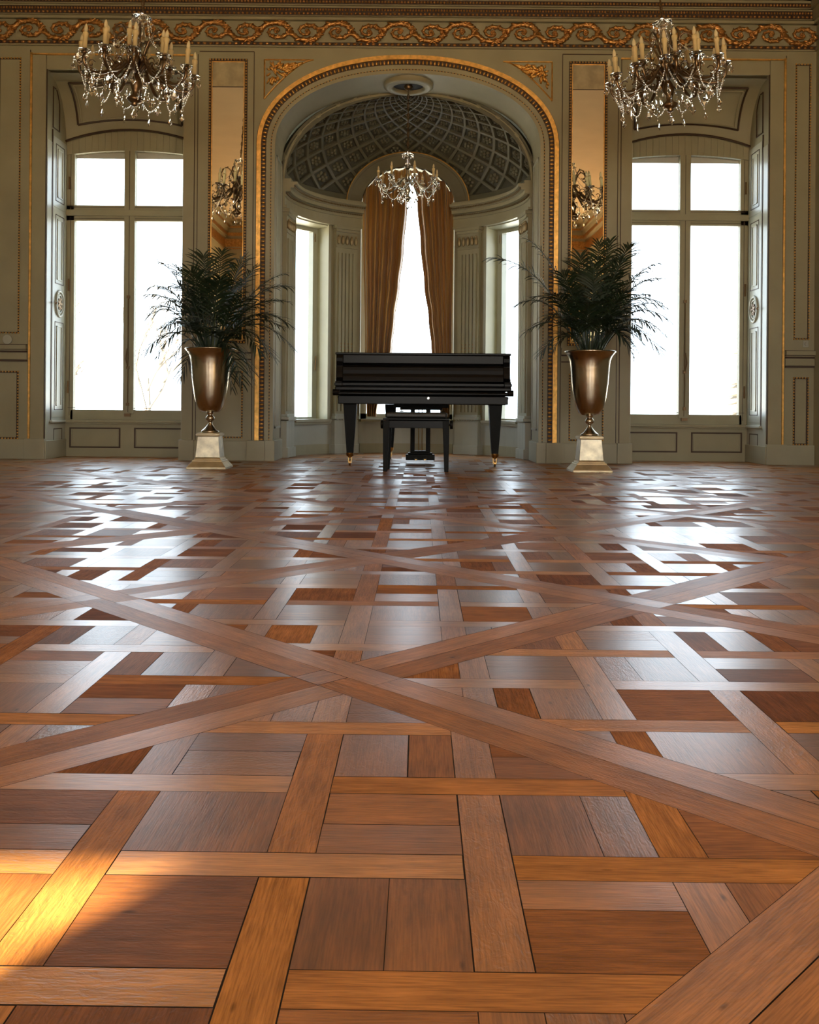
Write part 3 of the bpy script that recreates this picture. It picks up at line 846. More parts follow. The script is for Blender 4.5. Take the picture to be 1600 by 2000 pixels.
# coffered half dome
def dome():
    root = empty('ceiling_apse', (0, 0, 0), kind='structure')
    NU = 11; du = PI/NU; v0 = .10
    def S(u, v, off):
        u = max(-PI/2, min(PI/2, u)); v = max(v0, v)
        ph = 2*math.atan(math.tanh(v/2)) if v < 4 else PI/2     # gudermannian
        c, s_ = cos(ph), sin(ph)
        nx, nz = c/DA, s_/DBH; l = math.hypot(nx, nz); nx /= l; nz /= l
        r = DA*c+nx*off
        return (r*sin(u), AY+r*cos(u), DZ+DBH*s_+nz*off)
    rib, cof, ros = B(), B(), B()
    h = du*.92
    def quad(bm, a, b, c, d, n=1):
        try: bm.faces.new([bm.verts.new(p) for p in (a, b, c, d)])
        except Exception: pass
    for j in range(0, 22):
        for i in range(-1, NU+2):
            uc = -PI/2+(i+(.5 if j % 2 else 0))*du; vc = v0+j*h/1.0*.5*1.0*2/2
            vc = v0+j*h*.5*1.2
            hh = h*.5*1.2
            cx_, cy_, cz_ = S(uc, vc, 0)
            if uc < -PI/2-.01 or uc > PI/2+.01: continue
            if math.hypot(cx_, (cz_-DZ)/.80) < .63: continue
            if cz_ > DZ+DBH-.004: continue
            def ring(f, off): return [S(uc+du*.5*f*math.copysign(1, a) if a else uc, vc+hh*f*b, off) for a, b in ((1, 0), (0, 1), (-1, 0), (0, -1))]
            o, i1, i2, i3 = ring(1, 0), ring(.85, 0), ring(.83, .016), ring(.74, .028)
            lo = v0 > vc-hh*.99
            for k in range(4):
                k2 = (k+1) % 4
                quad(rib, o[k], o[k2], i1[k2], i1[k]); quad(rib, i1[k], i1[k2], i2[k2], i2[k]); quad(cof, i2[k], i2[k2], i3[k2], i3[k])
            quad(cof, *i3)
            if abs(uc) < PI/2-.03 and not lo:
                c0 = Vector(S(uc, vc, .020)); eu = (Vector(S(uc+du*.3, vc, .020))-c0)*.48; ev = (Vector(S(uc, vc+hh*.5, .020))-c0)*.48
                nn = (Vector(S(uc, vc, -.01))-Vector(S(uc, vc, .024))).normalized()
                for k in range(6):
                    a = k*PI/3; p = c0+eu*cos(a)*1.1+ev*sin(a)*1.1; sc = eu.length*.55
                    blob(ros, tuple(p), sc, sc*.8, sc, 5, 3)
                blob(ros, tuple(c0+nn*.006), eu.length*.5, eu.length*.5, eu.length*.5, 6, 4)
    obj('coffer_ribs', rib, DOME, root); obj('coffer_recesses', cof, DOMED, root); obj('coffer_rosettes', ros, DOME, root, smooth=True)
    # plain back skin, bottom band and front roll
    sk = B(); A = [(-PI/2+PI*i/36) for i in range(37)]; V = [D(90)*j/14 for j in range(15)]
    def S2(u, ph, k=1): return (DA*cos(ph)*sin(u)*k, AY+DA*cos(ph)*cos(u)*k, DZ+DBH*sin(ph)+(.04 if k > 1 else 0))
    g = [[sk.verts.new(S2(u, p, 1.045)) for u in A] for p in V]
    for j in range(14):
        for i in range(36):
            x, y, z = S2((A[i]+A[i+1])/2, (V[j]+V[j+1])/2)
            if math.hypot(x, (z-DZ)/.80) < .56: continue
            sk.faces.new((g[j][i], g[j][i+1], g[j+1][i+1], g[j+1][i]))
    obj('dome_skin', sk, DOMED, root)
    bd = B()
    for s in (1, -1):
        n = 24; q = []
        for i in range(n+1):
            u = s*(D(32)+(D(90)-D(32))*i/n); q.append([bd.verts.new(S2(u, D(e), k)) for e, k in ((0, .975), (5.6, .982), (6.2, 1.0))])
        for a, b in zip(q, q[1:]):
            for k in range(2): bd.faces.new((a[k], b[k], b[k+1], a[k+1]))
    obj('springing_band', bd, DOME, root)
    rl = B(); tube(rl, [(x, AY+.012, z) for x, z in arch_pts(AW-.006, DZ+.0, AS+AR-DZ-.006, 44, None, 2.15)], .016, 6); obj('front_roll', rl, PAINT, root)
dome()
# filler between soffit arch profile and the dome edge
bm = B()
a = arch_pts(AW+.03, DZ, AS+AR-DZ+.03, 44, None, 2.15); b = arch_pts(DA-.03, DZ, DBH-.03, 44, None, 2.0)
for i in range(44):
    v = [bm.verts.new((p[0], RY+.008, p[1])) for p in (a[i], a[i+1], b[i+1], b[i])]
    try: bm.faces.new(v)
    except Exception: pass
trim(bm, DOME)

# ------------------------------------------------------------------ curtains
def curtain(s, label, inner, outer_x, zt, zb, seed):
    rng = random.Random(seed)
    bm = B(); nu, nv = 90, 60; g = []
    ph = rng.random()*6
    for j in range(nv+1):
        v = j/nv; row = []
        zc = None
        for i in range(nu+1):
            u = i/nu
            z = zb+(zt-zb)*v
            xi = inner(z)
            x = outer_x(z)+(xi-outer_x(z))*u
            # arch limit on top
            lim = DZ+.395*math.sqrt(max(0, 1-(min(abs(x), .505)/.51)**2)); 
            zz = min(z, lim)
            fp = u*2*PI*5.0+ph+.7*sin(2.1*v+u*3); fold = .060*(.8+.2*sin(3*v+ph))*(sin(fp)+.28*sin(2*fp+1)) + .010*sin(u*2*PI*13+1.3*v+seed)
            row.append(bm.verts.new((x, 10.44+fold, zz)))
        g.append(row)
    for j in range(nv):
        for i in range(nu): bm.faces.new((g[j][i], g[j][i+1], g[j+1][i+1], g[j+1][i]))
    o = obj('curtain', bm, CURT, smooth=True)
    m = o.modifiers.new('cloth', 'SOLIDIFY'); m.thickness = .004
    tag(o, label, 'curtain', 'gold drapes of the apse window')
def lerp(tab):
    def f(z):
        if z >= tab[0][0]: return tab[0][1]
        for (a, x), (b, y) in zip(tab, tab[1:]):
            if z >= b: t = (a-z)/(a-b); t = t*t*(3-2*t); return x+(y-x)*t
        return tab[-1][1]
    return f
curtain(-1, 'gold satin curtain on the left of the apse window, drawn outward to its lower left', lerp([(3.2, .0), (2.74, -.005), (2.2, -.045), (1.85, -.085), (1.5, -.13), (1.16, -.160), (.8, -.27), (.38, -.33)]), lerp([(3.2, -.50), (2.6, -.495), (1.2, -.46), (.38, -.435)]), 3.24, .40, 3)
curtain(1, 'gold satin curtain on the right of the apse window, drawn outward to its lower right', lerp([(3.2, .012), (2.74, .105), (2.3, .145), (1.85, .19), (1.5, .24), (1.16, .275), (.8, .34), (.38, .38)]), lerp([(3.2, .50), (2.6, .50), (1.2, .49), (.38, .475)]), 3.24, .40, 5)

# ------------------------------------------------------------------ urns on pedestals
PBR = mat('pale_brass', (.62, .54, .38), .34, .8, bump=.2, bscale=30, var=.15, vscale=12)
def make_urn(label, loc):
    r = empty('pedestal_urn', loc, label, 'urn', 'tall metal urns beside the arch')
    bm = B()
    lathe(bm, [(.030, .455), (.068, .458), (.090, .475), (.108, .511), (.124, .56), (.133, .607), (.141, .66), (.149, .72), (.153, .78), (.157, .84), (.164, .896), (.176, .93), (.196, .958), (.207, .968), (.209, .974), (.205, .978), (.190, .965), (.168, .93), (.150, .88), (.147, .84), (0, .84)], 56)
    obj('bowl', bm, URN, r, smooth=True)
    bm = B(); lathe(bm, [(.052, .288), (.072, .29), (.074, .302), (.066, .31), (.050, .325), (.030, .345), (.018, .362), (.015, .378), (.020, .384), (.031, .392), (.037, .405), (.034, .420), (.024, .430), (.020, .438), (.028, .446), (.031, .458), (0, .46)], 36)
    obj('stem', bm, URN, r, smooth=True)
    bm = B()
    def step(z0, z1, a, b):
        v = [bm.verts.new((x*a, y*a, z0)) for x, y in ((-1, -1), (1, -1), (1, 1), (-1, 1))]+[bm.verts.new((x*b, y*b, z1)) for x, y in ((-1, -1), (1, -1), (1, 1), (-1, 1))]
        for f in ((3, 2, 1, 0), (4, 5, 6, 7), (0, 1, 5, 4), (1, 2, 6, 5), (2, 3, 7, 6), (3, 0, 4, 7)): bm.faces.new([v[i] for i in f])
    step(0, .018, .158, .158); step(.018, .060, .156, .122); step(.060, .072, .122, .118); step(.072, .083, .110, .106); step(.083, .092, .106, .098)
    obj('plinth_base', bm, PBR, r, bevel=.003); bm = B()
    step(.262, .272, .096, .098); step(.272, .282, .098, .098); step(.282, .290, .094, .090)
    obj('plinth_cap', bm, PBR, r, bevel=.003)
    bm = B(); step(.092, .262, .099, .084); obj('plinth_block', bm, URNP, r, bevel=.003)
    bm = B(); lathe(bm, [(0, .93), (.12, .93), (.166, .925)], 24); obj('soil', bm, SOIL, r)
    return r
UL, UR = (-1.59, 7.73, 0), (1.50, 7.70, 0)
make_urn('tall flared metal urn on a square pedestal, left of the piano', UL)
make_urn('tall flared metal urn on a square pedestal, right of the piano', UR)

# ------------------------------------------------------------------ palms
def frond_bm(base, tip, lift, rng, leaf=.20, n=30):
    bm = B()
    b, e = Vector(base), Vector(tip)
    m = b+(e-b)*.42+Vector((0, 0, lift*1.15))
    P = lambda t: b*(1-t)**2+m*2*t*(1-t)+e*t*t
    pts = [P(i/16) for i in range(17)]
    tube(bm, pts, [.0052*(1-i/17)+.0012 for i in range(17)], 5)
    L = (e-b).length
    for k in range(n):
        t = .30+.70*(k+.5)/n
        p = P(t); tg = (P(min(1, t+.02))-P(t-.02)).normalized()
        side = tg.cross(Vector((0, 0, 1)))
        if side.length < .1: side = Vector((1, 0, 0))
        side.normalize(); up = side.cross(tg).normalized()
        for sg in (1, -1):
            l = leaf*(.74+.26*sin(PI*min(1, (t-.2)/.8))**.6)*(1-.45*max(0, t-.88)/.12)*rng.uniform(.85, 1.15)
            ang = rng.uniform(.75, 1.0)*(1-.5*max(0, t-.85)/.15)
            d = (side*sg*sin(ang)+tg*cos(ang)+up*rng.uniform(-.05, .30)).normalized()
            w = .0062*rng.uniform(.8, 1.2); q = p.copy(); prev = None; wd = d.cross(up).normalized()
            droop = rng.uniform(.35, .95)
            for i in range(6):
                f = i/5; ww = w*(sin(PI*(.12+.88*f))**.7 if f < 1 else 0)+.0006
                a, c = bm.verts.new(q-wd*ww), bm.verts.new(q+wd*ww)
                if prev: bm.faces.new((prev[0], prev[1], c, a))
                prev = (a, c); q = q+d*l/5; d = (d+Vector((0, 0, -1))*droop*.22).normalized()
    return bm
def pxz(px, py, Y):
    dx, dy = px-800, py-793
    return (CX+(dx*cos(.008)+dy*sin(.008))*Y/1850, CZ-(dy*cos(.008)-dx*sin(.008))*Y/1850)
def make_palm(label, c, tips, seed):
    rng = random.Random(seed)
    r = empty('areca_palm', (c[0], c[1], .925), label, 'palm', 'palms in the tall urns')
    c0x = 411 if c[0] < 0 else 1151
    for (px, py, dy, lift) in tips:
        Y = c[1]+dy; x, z = pxz(c0x+(px-c0x)*1.05, py, Y)
        tip = (x-c[0], dy, z-.925)
        rad = math.hypot(tip[0], tip[1])+1e-6
        b = (tip[0]/rad*.05+rng.uniform(-.03, .03), tip[1]/rad*.04+rng.uniform(-.02, .02), 0)
        obj('frond', frond_bm(b, tip, lift, rng, leaf=rng.uniform(.14, .205), n=int(8+17*min(1, Vector(tip).length))), LEAF, r)
    bm = B()
    for k in range(14):
        a = rng.random()*6.28; q = rng.uniform(.01, .07)
        tube(bm, [(q*cos(a), q*sin(a), 0), (q*1.6*cos(a), q*1.6*sin(a), .16), (q*2.6*cos(a), q*2.6*sin(a), rng.uniform(.28, .42))], [.008, .006, .003], 5)
    obj('cane_stems', bm, STEM, r)
make_palm('dark green areca palm in the left urn, fronds overhanging the left window', (UL[0], UL[1]), [
    (318, 512, .0, .30), (345, 560, -.2, .30), (290, 575, .05, .28), (300, 600, -.25, .26), (287, 690, .0, .30), (335, 715, -.15, .28), (355, 740, .1, .26),
    (398, 500, .15, .22), (432, 492, .3, .20), (470, 506, .2, .2), (498, 520, .35, .22), (548, 535, .25, .26), (556, 590, .0, .3), (574, 690, -.1, .42), (545, 640, .3, .3),
    (470, 752, -.22, .34), (452, 762, .15, .32), (492, 745, .1, .34), (505, 690, -.2, .30), (375, 530, -.2, .2), (430, 545, -.3, .2), (480, 580, -.35, .2), (350, 640, -.35, .22), (390, 590, .3, .2),
    (440, 600, .35, .2), (520, 620, .2, .25), (325, 640, .25, .25), (410, 560, -.1, .2), (460, 560, .1, .2), (395, 640, -.4, .15), (455, 650, -.38, .15), (370, 605, .1, .2), (500, 600, .3, .2), (345, 520, .1, .25), (300, 560, .1, .32), (292, 620, -.1, .34), (310, 700, .05, .36), (330, 590, .2, .3), (560, 560, .1, .34), (565, 640, .2, .38), (530, 700, -.1, .36), (318, 650, -.2, .34)], 21)
make_palm('dark green areca palm in the right urn, one long frond reaching toward the apse', (UR[0], UR[1]), [
    (966, 505, .0, .42), (1040, 470, .2, .32), (1025, 655, .0, .34), (1062, 690, -.15, .30), (1075, 620, .3, .28), (1048, 580, .1, .3), (1190, 470, .25, .24), (1170, 475, .1, .22), (1225, 480, .3, .26),
    (1278, 515, .0, .34), (1215, 505, -.2, .22), (1292, 600, .0, .34), (1296, 660, -.1, .40), (1266, 690, -.2, .36), (1235, 700, .0, .36), (1262, 575, .25, .28), (1230, 610, .3, .25),
    (1135, 500, .25, .2), (1100, 535, -.2, .2), (1160, 520, -.25, .2), (1190, 545, .2, .2), (1220, 570, -.3, .22), (1125, 570, .3, .2), (1085, 575, -.3, .2), (1150, 590, -.38, .18), (1200, 620, -.38, .2),
    (1100, 620, -.36, .18), (1180, 600, .35, .2), (1140, 540, .35, .18), (1245, 650, -.3, .24), (1085, 680, -.1, .24), (1215, 665, -.2, .26), (1170, 560, 0, .2), (1130, 625, .3, .2), (1284, 545, .1, .36), (1298, 625, .0, .38), (1284, 690, .1, .40), (1250, 705, -.1, .38), (1272, 645, .2, .34), (1246, 600, .1, .3), (1010, 600, .1, .4), (1280, 590, -.1, .36), (1262, 530, .15, .34), (1240, 640, .25, .34)], 33)

# ------------------------------------------------------------------ grand piano
def make_piano(loc):
    r = empty('grand_piano', loc, 'black closed grand piano standing in front of the apse, keyboard side toward the room', 'piano')
    W2 = .745
    def plan(w, front, n=24):
        # bentside outline: straight left flank, curved tail
        pts = [(-w, front), (w, front), (w, .55)]
        for i in range(1, n+1):
            t = i/n; pts.append((w-(w*1.15)*(t**1.6)*.95 if t < 1 else w-w*1.0925, .55+.95*math.sin(t*PI/2)**1.1))
        pts += [(-w*.35, 1.50), (-w*.8, 1.42), (-w, 1.15)]
        return pts
    # y=0 is the front of the key bed
    bm = B(); prism(bm, plan(W2-.015, .30), lambda a, b, k: (a, b, .60+(.955-.60)*k)); obj('rim', bm, BLACK, r, bevel=.006)
    bm = B(); prism(bm, plan(W2+.012, .10), lambda a, b, k: (a, b, .958+.020*k)); obj('lid', bm, BLACK, r, bevel=.005)
    # front of the folded lid, set slightly back
    bm = B(); box(bm, -W2+.055, W2-.055, .100, .125, .885, .957); obj('lid_front_flap', bm, BLACK, r, bevel=.004)
    # curved fallboard
    bm = B(); prof_ = [(.118, .878), (.088, .868), (.074, .850), (.070, .825), (.073, .795), (.066, .77), (.060, .735), (.070, .718), (.30, .718), (.30, .878)]
    prism(bm, prof_, lambda a, b, k: (-W2+.055+(2*W2-.11)*k, a, b)); obj('fallboard', bm, BLACK, r, bevel=.003)
    for s in (1, -1):
        bm = B(); pr = [(.10, .958), (.085, .93), (.082, .90), (.095, .86), (.080, .80), (.072, .76), (.03, .735), (.0, .728), (-.004, .70), (.002, .66), (.0, .655), (.32, .655), (.32, .958)]
        prism(bm, pr, lambda a, b, k: (s*(W2-.055+.058*k), a, b)); obj('cheek', bm, BLACK, r, bevel=.006)
        bm = B(); box(bm, s*(W2-.058), s*(W2+.010), -.010, .06, .688, .715); obj('key_block', bm, BLACK, r, bevel=.005)
        bm = B(); tube(bm, [(s*(W2-.03), -.012, .632), (s*(W2+.022), -.012, .632)], .027, 14); obj('arm_scroll', bm, BLACK, r, bevel=.003)
        bm = B(); prism(bm, [(0, .60), (.04, .60), (.035, .575), (.015, .56), (-.03, .548), (-.03, .535), (-.11, .535), (-.11, .60)], lambda a, b, k: (s*(W2-.05+a*.9), .03+.12*k, b)); obj('corbel', bm, BLACK, r, bevel=.003)
    bm = B(); box(bm, -W2+.055, W2-.055, -.005, .06, .690, .716); obj('key_slip', bm, BLACK, r, bevel=.004)
    bm = B(); box(bm, -W2-.004, W2+.004, -.02, .32, .648, .682); obj('key_bed_top', bm, BLACK, r, bevel=.008)
    bm = B(); box(bm, -W2-.008, W2+.008, -.028, .32, .610, .640); obj('key_bed_moulding', bm, BLACK, r, bevel=.012)
    bm = B(); box(bm, -W2+.02, W2-.02, .02, 1.0, .535, .606); obj('key_bed', bm, BLACK, r, bevel=.006)
    bm = B(); tube(bm, [(.045, .018, .588), (.045, .024, .588)], .009, 14); obj('brass_lock', bm, mat('bright_lock', (.95, .93, .88), .2, 1), r)['label'] = 'bright brass lock plate'
    def leg(x, y, wt=.058, wb=.029):
        bm = B()
        zt_, zb_ = .535, .11
        for (a, b, z0, z1) in ((wt, wb, zt_, zb_),):
            v = [bm.verts.new((x+p*a, y+q*a, z0)) for p, q in ((-1, -1), (1, -1), (1, 1), (-1, 1))]+[bm.verts.new((x+p*b, y+q*b, z1)) for p, q in ((-1, -1), (1, -1), (1, 1), (-1, 1))]
            for f in ((0, 1, 2, 3), (7, 6, 5, 4), (0, 4, 5, 1), (1, 5, 6, 2), (2, 6, 7, 3), (3, 7, 4, 0)): bm.faces.new([v[i] for i in f])
        l = obj('leg', bm, BLACKM, r, bevel=.003)
        bm = B(); lathe(bm, [(.034, .112), (.032, .085), (.020, .078), (.014, .066), (0, .066)], 4 if False else 16, (x, y, 0)); obj('ferrule', bm, BRASS, l, smooth=True)
        bm = B(); tube(bm, [(x-.008, y, .026), (x+.008, y, .026)], .026, 18); box(bm, x-.016, x-.011, y-.014, y+.014, .022, .072); box(bm, x+.011, x+.016, y-.014, y+.014, .022, .072); obj('caster', bm, BRASS, l)
    leg(-.628, .17); leg(.628, .17); leg(-.30, 1.28, .055)
    ly = B(); box(ly, -.255, .235, .42, .62, .505, .535); box(ly, -.20, .18, .45, .60, .485, .505)
    L = obj('pedal_lyre', ly, BLACKM, r, bevel=.003)
    for x in (-.085, .055):
        bm = B(); box(bm, x-.020, x+.020, .47, .53, .115, .49); obj('lyre_post', bm, BLACKM, L, bevel=.004)
    bm = B()
    for x in (-.03, .0): tube(bm, [(x, .50, .10), (x, .50, .49)], .004, 6)
    obj('pedal_rods', bm, BRASS, L)
    bm = B(); box(bm, -.145, .115, .44, .58, .035, .085); box(bm, -.125, .095, .45, .57, .085, .10); box(bm, -.105, .075, .46, .56, .10, .118); obj('pedal_box', bm, BLACKM, L, bevel=.004)
    for x in (-.055, .025):
        bm = B(); prism(bm, [(x-.010, .30), (x+.010, .30), (x+.016, .34), (x+.008, .45), (x-.008, .45), (x-.016, .34)], lambda a, b, k: (a, b, .042+.010*k)); obj('pedal', bm, BRASS, L, bevel=.002)
    for s, x in ((1, .185), (-1, -.185)):
        bm = B(); tube(bm, [(x, .44, .50), (x, .44, .475)], .004, 6); tube(bm, [(x-.018, .44, .472), (x+.018, .44, .472)], .006, 6); obj('wing_nut', bm, BRONZE, L)
    # small hinges on the lid edge
    return r
piano = make_piano((.150, 8.05, 0))

def make_bench(loc, rot):
    r = empty('piano_bench', loc, 'black adjustable piano bench with side knobs in front of the piano', 'bench', rot=(0, 0, rot))
    bm = B(); box(bm, -.245, .245, -.155, .155, .425, .470); o = obj('seat', bm, mat('black_leather', (.012, .012, .012), .35, bump=.3, bscale=150), r, bevel=.014)
    bm = B(); box(bm, -.262, .262, -.165, .165, .408, .424); obj('seat_board', bm, BLACK, r, bevel=.004)
    bm = B(); box(bm, -.255, .255, -.155, -.135, .345, .404); box(bm, -.255, .255, .135, .155, .345, .404)
    box(bm, -.255, -.235, -.135, .135, .345, .404); box(bm, .235, .255, -.135, .135, .345, .404); obj('apron', bm, BLACK, r, bevel=.003)
    for x in (-1, 1):
        for y in (-1, 1):
            bm = B(); a, b = .026, .016
            c0 = (x*.236, y*.136); c1 = (x*.243, y*.143)
            v = [bm.verts.new((c0[0]+p*a, c0[1]+q*a, .404)) for p, q in ((-1, -1), (1, -1), (1, 1), (-1, 1))]+[bm.verts.new((c1[0]+p*b, c1[1]+q*b, 0)) for p, q in ((-1, -1), (1, -1), (1, 1), (-1, 1))]
            for f in ((0, 1, 2, 3), (7, 6, 5, 4), (0, 4, 5, 1), (1, 5, 6, 2), (2, 6, 7, 3), (3, 7, 4, 0)): bm.faces.new([v[i] for i in f])
            obj('leg', bm, BLACKM, r, bevel=.003)
        bm = B(); tube(bm, [(x*.255, 0, .37), (x*.268, 0, .37), (x*.270, 0, .37), (x*.292, 0, .37)], [.010, .010, .036, .034], 18); obj('knob', bm, BLACK, r, bevel=.003)
    return r
make_bench((.095, 7.66, 0), -.05)

# ------------------------------------------------------------------ chandeliers
def bez(p, n=14):
    out = []
    for seg in range(0, len(p)-3, 3):
        a, b, c, d = [Vector(q) for q in p[seg:seg+4]]
        for i in range(n+(seg+3 >= len(p)-3)):
            t = i/n; out.append(a*(1-t)**3+b*3*t*(1-t)**2+c*3*t*t*(1-t)+d*t**3)
    return out
def crystal(bm, c, w, h):
    n = 6; top = bm.verts.new((c[0], c[1], c[2])); bot = bm.verts.new((c[0], c[1], c[2]-h))
    r1 = [bm.verts.new((c[0]+w*cos(k*PI/3), c[1]+w*.45*sin(k*PI/3), c[2]-h*.60)) for k in range(n)]
    r0 = [bm.verts.new((c[0]+w*.45*cos(k*PI/3), c[1]+w*.3*sin(k*PI/3), c[2]-h*.22)) for k in range(n)]
    for k in range(n):
        k2 = (k+1) % n
        bm.faces.new((top, r0[k], r0[k2])); bm.faces.new((r0[k], r1[k], r1[k2], r0[k2])); bm.faces.new((r1[k], bot, r1[k2]))
def mesh_of(bm, m, smooth=False, name='shared'):
    me = bpy.data.meshes.new(name); bmesh.ops.recalc_face_normals(bm, faces=bm.faces); bm.to_mesh(me); bm.free(); me.materials.append(m)
    if smooth:
        for p in me.polygons: p.use_smooth = True
    return me
# shared meshes, local to each piece
def drop_mesh(w, h):
    bm = B(); blob(bm, (0, 0, -.008), .006, .006, .006, 6, 4); crystal(bm, (0, 0, -.015), w, h); return mesh_of(bm, CRYS)
def make_chandelier(name, label, loc, k=1.0, n_out=12, n_in=6, chain=.8, group=None, tilt=0, arm_mat=BRONZE, seed=1):
    rng = random.Random(seed)
    r = empty(name, loc, label, 'chandelier', group, rot=(0, tilt, .13))
    def part(nm, me, parent=r, loc=(0, 0, 0), rot=(0, 0, 0), sc=1):
        o = bpy.data.objects.new(nm, me); COL.objects.link(o); o.parent = parent; o.location = loc; o.rotation_euler = rot
        if sc != 1: o.scale = (sc,)*3
        return o
    K = lambda pts: [(a*k, b*k, c*k) for a, b, c in pts]
    bm = B(); lathe(bm, [(x*k, z*k) for x, z in ((0, -.25), (.012, -.245), (.03, -.235), (.02, -.225), (.05, -.21), (.065, -.19), (.04, -.17), (.022, -.15), (.03, -.12), (.048, -.08), (.035, -.03), (.02, .0), (.02, .10), (.034, .14), (.018, .18), (.016, .26))], 18)
    part('centre_column', mesh_of(bm, arm_mat, True))
    bm = B(); lathe(bm, [(x*k, z*k) for x, z in ((.017, .22), (.035, .25), (.04, .30), (.028, .36), (.02, .40), (.03, .42), (.075, .445), (.078, .455), (.03, .47), (.012, .485), (0, .49))], 20)
    part('glass_baluster', mesh_of(bm, CRYS, True))
    bm = B(); n = int(chain/.045)
    for i in range(n):
        z = .49*k+i*.045; rx = (.012, .002) if i % 2 else (.002, .012)
        tube(bm, [(.011*cos(a*PI/4)*(1 if i % 2 else .0), .011*cos(a*PI/4)*(0 if i % 2 else 1), z+.025+.026*sin(a*PI/4)) for a in range(9)], .003, 4, False)
    tube(bm, [(0, 0, .48*k), (0, 0, .49*k+chain)], .0048, 5)
    part('chain', mesh_of(bm, BRONZE))
    bm = B(); lathe(bm, [(0, chain+.49*k-.09), (.02, chain+.49*k-.08), (.045, chain+.49*k-.05), (.03, chain+.49*k-.02), (.06, chain+.49*k)], 16); part('ceiling_hook_cup', mesh_of(bm, BRONZE, True))
    dm = drop_mesh(.022*k, .070*k); ds = drop_mesh(.014*k, .050*k); db = drop_mesh(.028*k, .088*k)
    cb = B(); lathe(cb, [(0, 0), (.0155, 0), (.0155, .095), (.0205, .102), (.0205, .126), (.012, .132), (0, .132)], 12); cm_ = mesh_of(cb, CANDLE, True)
    bb = B(); lathe(bb, [(0, 0), (.012, .002), (.015, .018), (.012, .036), (.005, .054), (0, .060)], 10)
    bulb = mesh_of(bb, BULB, True)
    pb = B(); lathe(pb, [(0, -.025), (.010, -.024), (.014, -.012), (.024, -.006), (.026, .006), (.012, .008), (.012, .014), (0, .014)], 14); cup = mesh_of(pb, arm_mat, True)
    gb_ = B(); nn = 16
    lathe(gb_, [(.012, -.004), (.034, .0), (.046, .010), (.050, .020), (.046, .016), (.032, .006), (.012, .002)], nn); pan = mesh_of(gb_, CRYS)
    def armset(n, R, z, a0, zroot):
        ab = B()
        p = bez(K([(.03, 0, zroot), (R*.20, 0, zroot+.14), (R*.30, 0, .03+z*.3), (R*.52, 0, z-.07), (R*.74, 0, z-.15), (R*1.04, 0, z-.13), (R, 0, z-.02)]), 12)
        tube(ab, p, [.0115*k+.003*k*sin(i*.6) for i in range(len(p))], 7)
        # leafy curl on the arm
        q = [(p[12].x+.045*k*(1-t/9)*cos(t*.75), 0, p[12].z+.045*k+.045*k*(1-t/9)*sin(t*.75)) for t in range(9)]
        tube(ab, q, .006*k, 6)
        q = [(p[18].x+.035*k*(1-t/9)*cos(-t*.75+2.5), 0, p[18].z+.05*k+.035*k*(1-t/9)*sin(-t*.75+2.5)) for t in range(9)]
        tube(ab, q, .005*k, 6)
        for i in range(3, len(p)-3, 3): blob(ab, (p[i].x, 0, p[i].z+.012*k), .014*k, .007*k, .009*k, 5, 3, i*.4)
        am = mesh_of(ab, arm_mat, True)
        for i in range(n):
            A = a0+2*PI*i/n; arm = part('arm', am, rot=(0, 0, A))
            x, zz = R*k, (z-.02)*k+.02*k
            part('candle_cup', cup, arm, (x, 0, zz), sc=k); part('drip_pan', pan, arm, (x, 0, zz), sc=k)
            lean = (rng.uniform(-.04, .04), rng.uniform(-.04, .04), 0)
            cd = part('candle', cm_, arm, (x, 0, zz+.014*k), rot=lean, sc=k*1.05)
            part('bulb', bulb, arm, (x+lean[1]*.12*k, -lean[0]*.12*k, zz+(.014+.138)*k), rot=lean, sc=k*1.05)
    armset(n_out, .43, .04, .1, .02)
    if n_in: armset(n_in, .25, .11, .4, .08)
    if n_in:
        sb = B(); pts = bez(K([(.02, 0, .06), (.05, 0, .22), (.12, 0, .40), (.19, 0, .33), (.25, 0, .26), (.20, 0, .18), (.165, 0, .24)]), 10)
        tube(sb, pts, [.010*k*(1-.5*i/len(pts)) for i in range(len(pts))], 6)
        for i in range(2, len(pts)-2, 3): blob(sb, (pts[i].x, 0, pts[i].z+.01*k), .013*k, .007*k, .009*k, 5, 3, i*.5)
        sm = mesh_of(sb, arm_mat, True)
        for i in range(6):
            A = .65+2*PI*i/6; part('scroll_arm', sm, rot=(0, 0, A)); part('crystal_drop', ds, loc=(.21*k*cos(A), .21*k*sin(A), .22*k))
    # crystal pendants: rim of every pan, long ones under the ring, inner basket
    cnt = 0
    for i in range(n_out):
        A = .1+2*PI*i/n_out
        for j, (dr, da) in enumerate(((.045, 0), (0, .045), (0, -.045), (-.045, 0))[:3 if n_out > 8 else 4]):
            R_ = .43+dr; aa = A+da/.43
            part('crystal_drop', ds if j else dm, loc=(R_*k*cos(aa), R_*k*sin(aa), (.05+(.0))*k), rot=(rng.uniform(-.1, .1), rng.uniform(-.1, .1), aa+rng.uniform(-.8, .8))); cnt += 1
        if n_out > 8 or i % 2 == 0:
            R_ = rng.uniform(.30, .37); part('crystal_drop', db, loc=(R_*k*cos(A), R_*k*sin(A), -.11*k+rng.uniform(-.01, .02)), rot=(0, rng.uniform(-.1, .1), A+rng.uniform(-1, 1))); cnt += 1
    for i in range(10):
        A = 2*PI*i/10; part('crystal_drop', dm, loc=(.14*k*cos(A), .14*k*sin(A), -.15*k), rot=(0, 0, A)); cnt += 1
    if n_out > 8:
        for i in range(12):
            A = .1+2*PI*(i+.5)/12; part('crystal_drop', dm, loc=(.24*k*cos(A), .24*k*sin(A), -.06*k), rot=(0, 0, A+rng.uniform(-1, 1)))
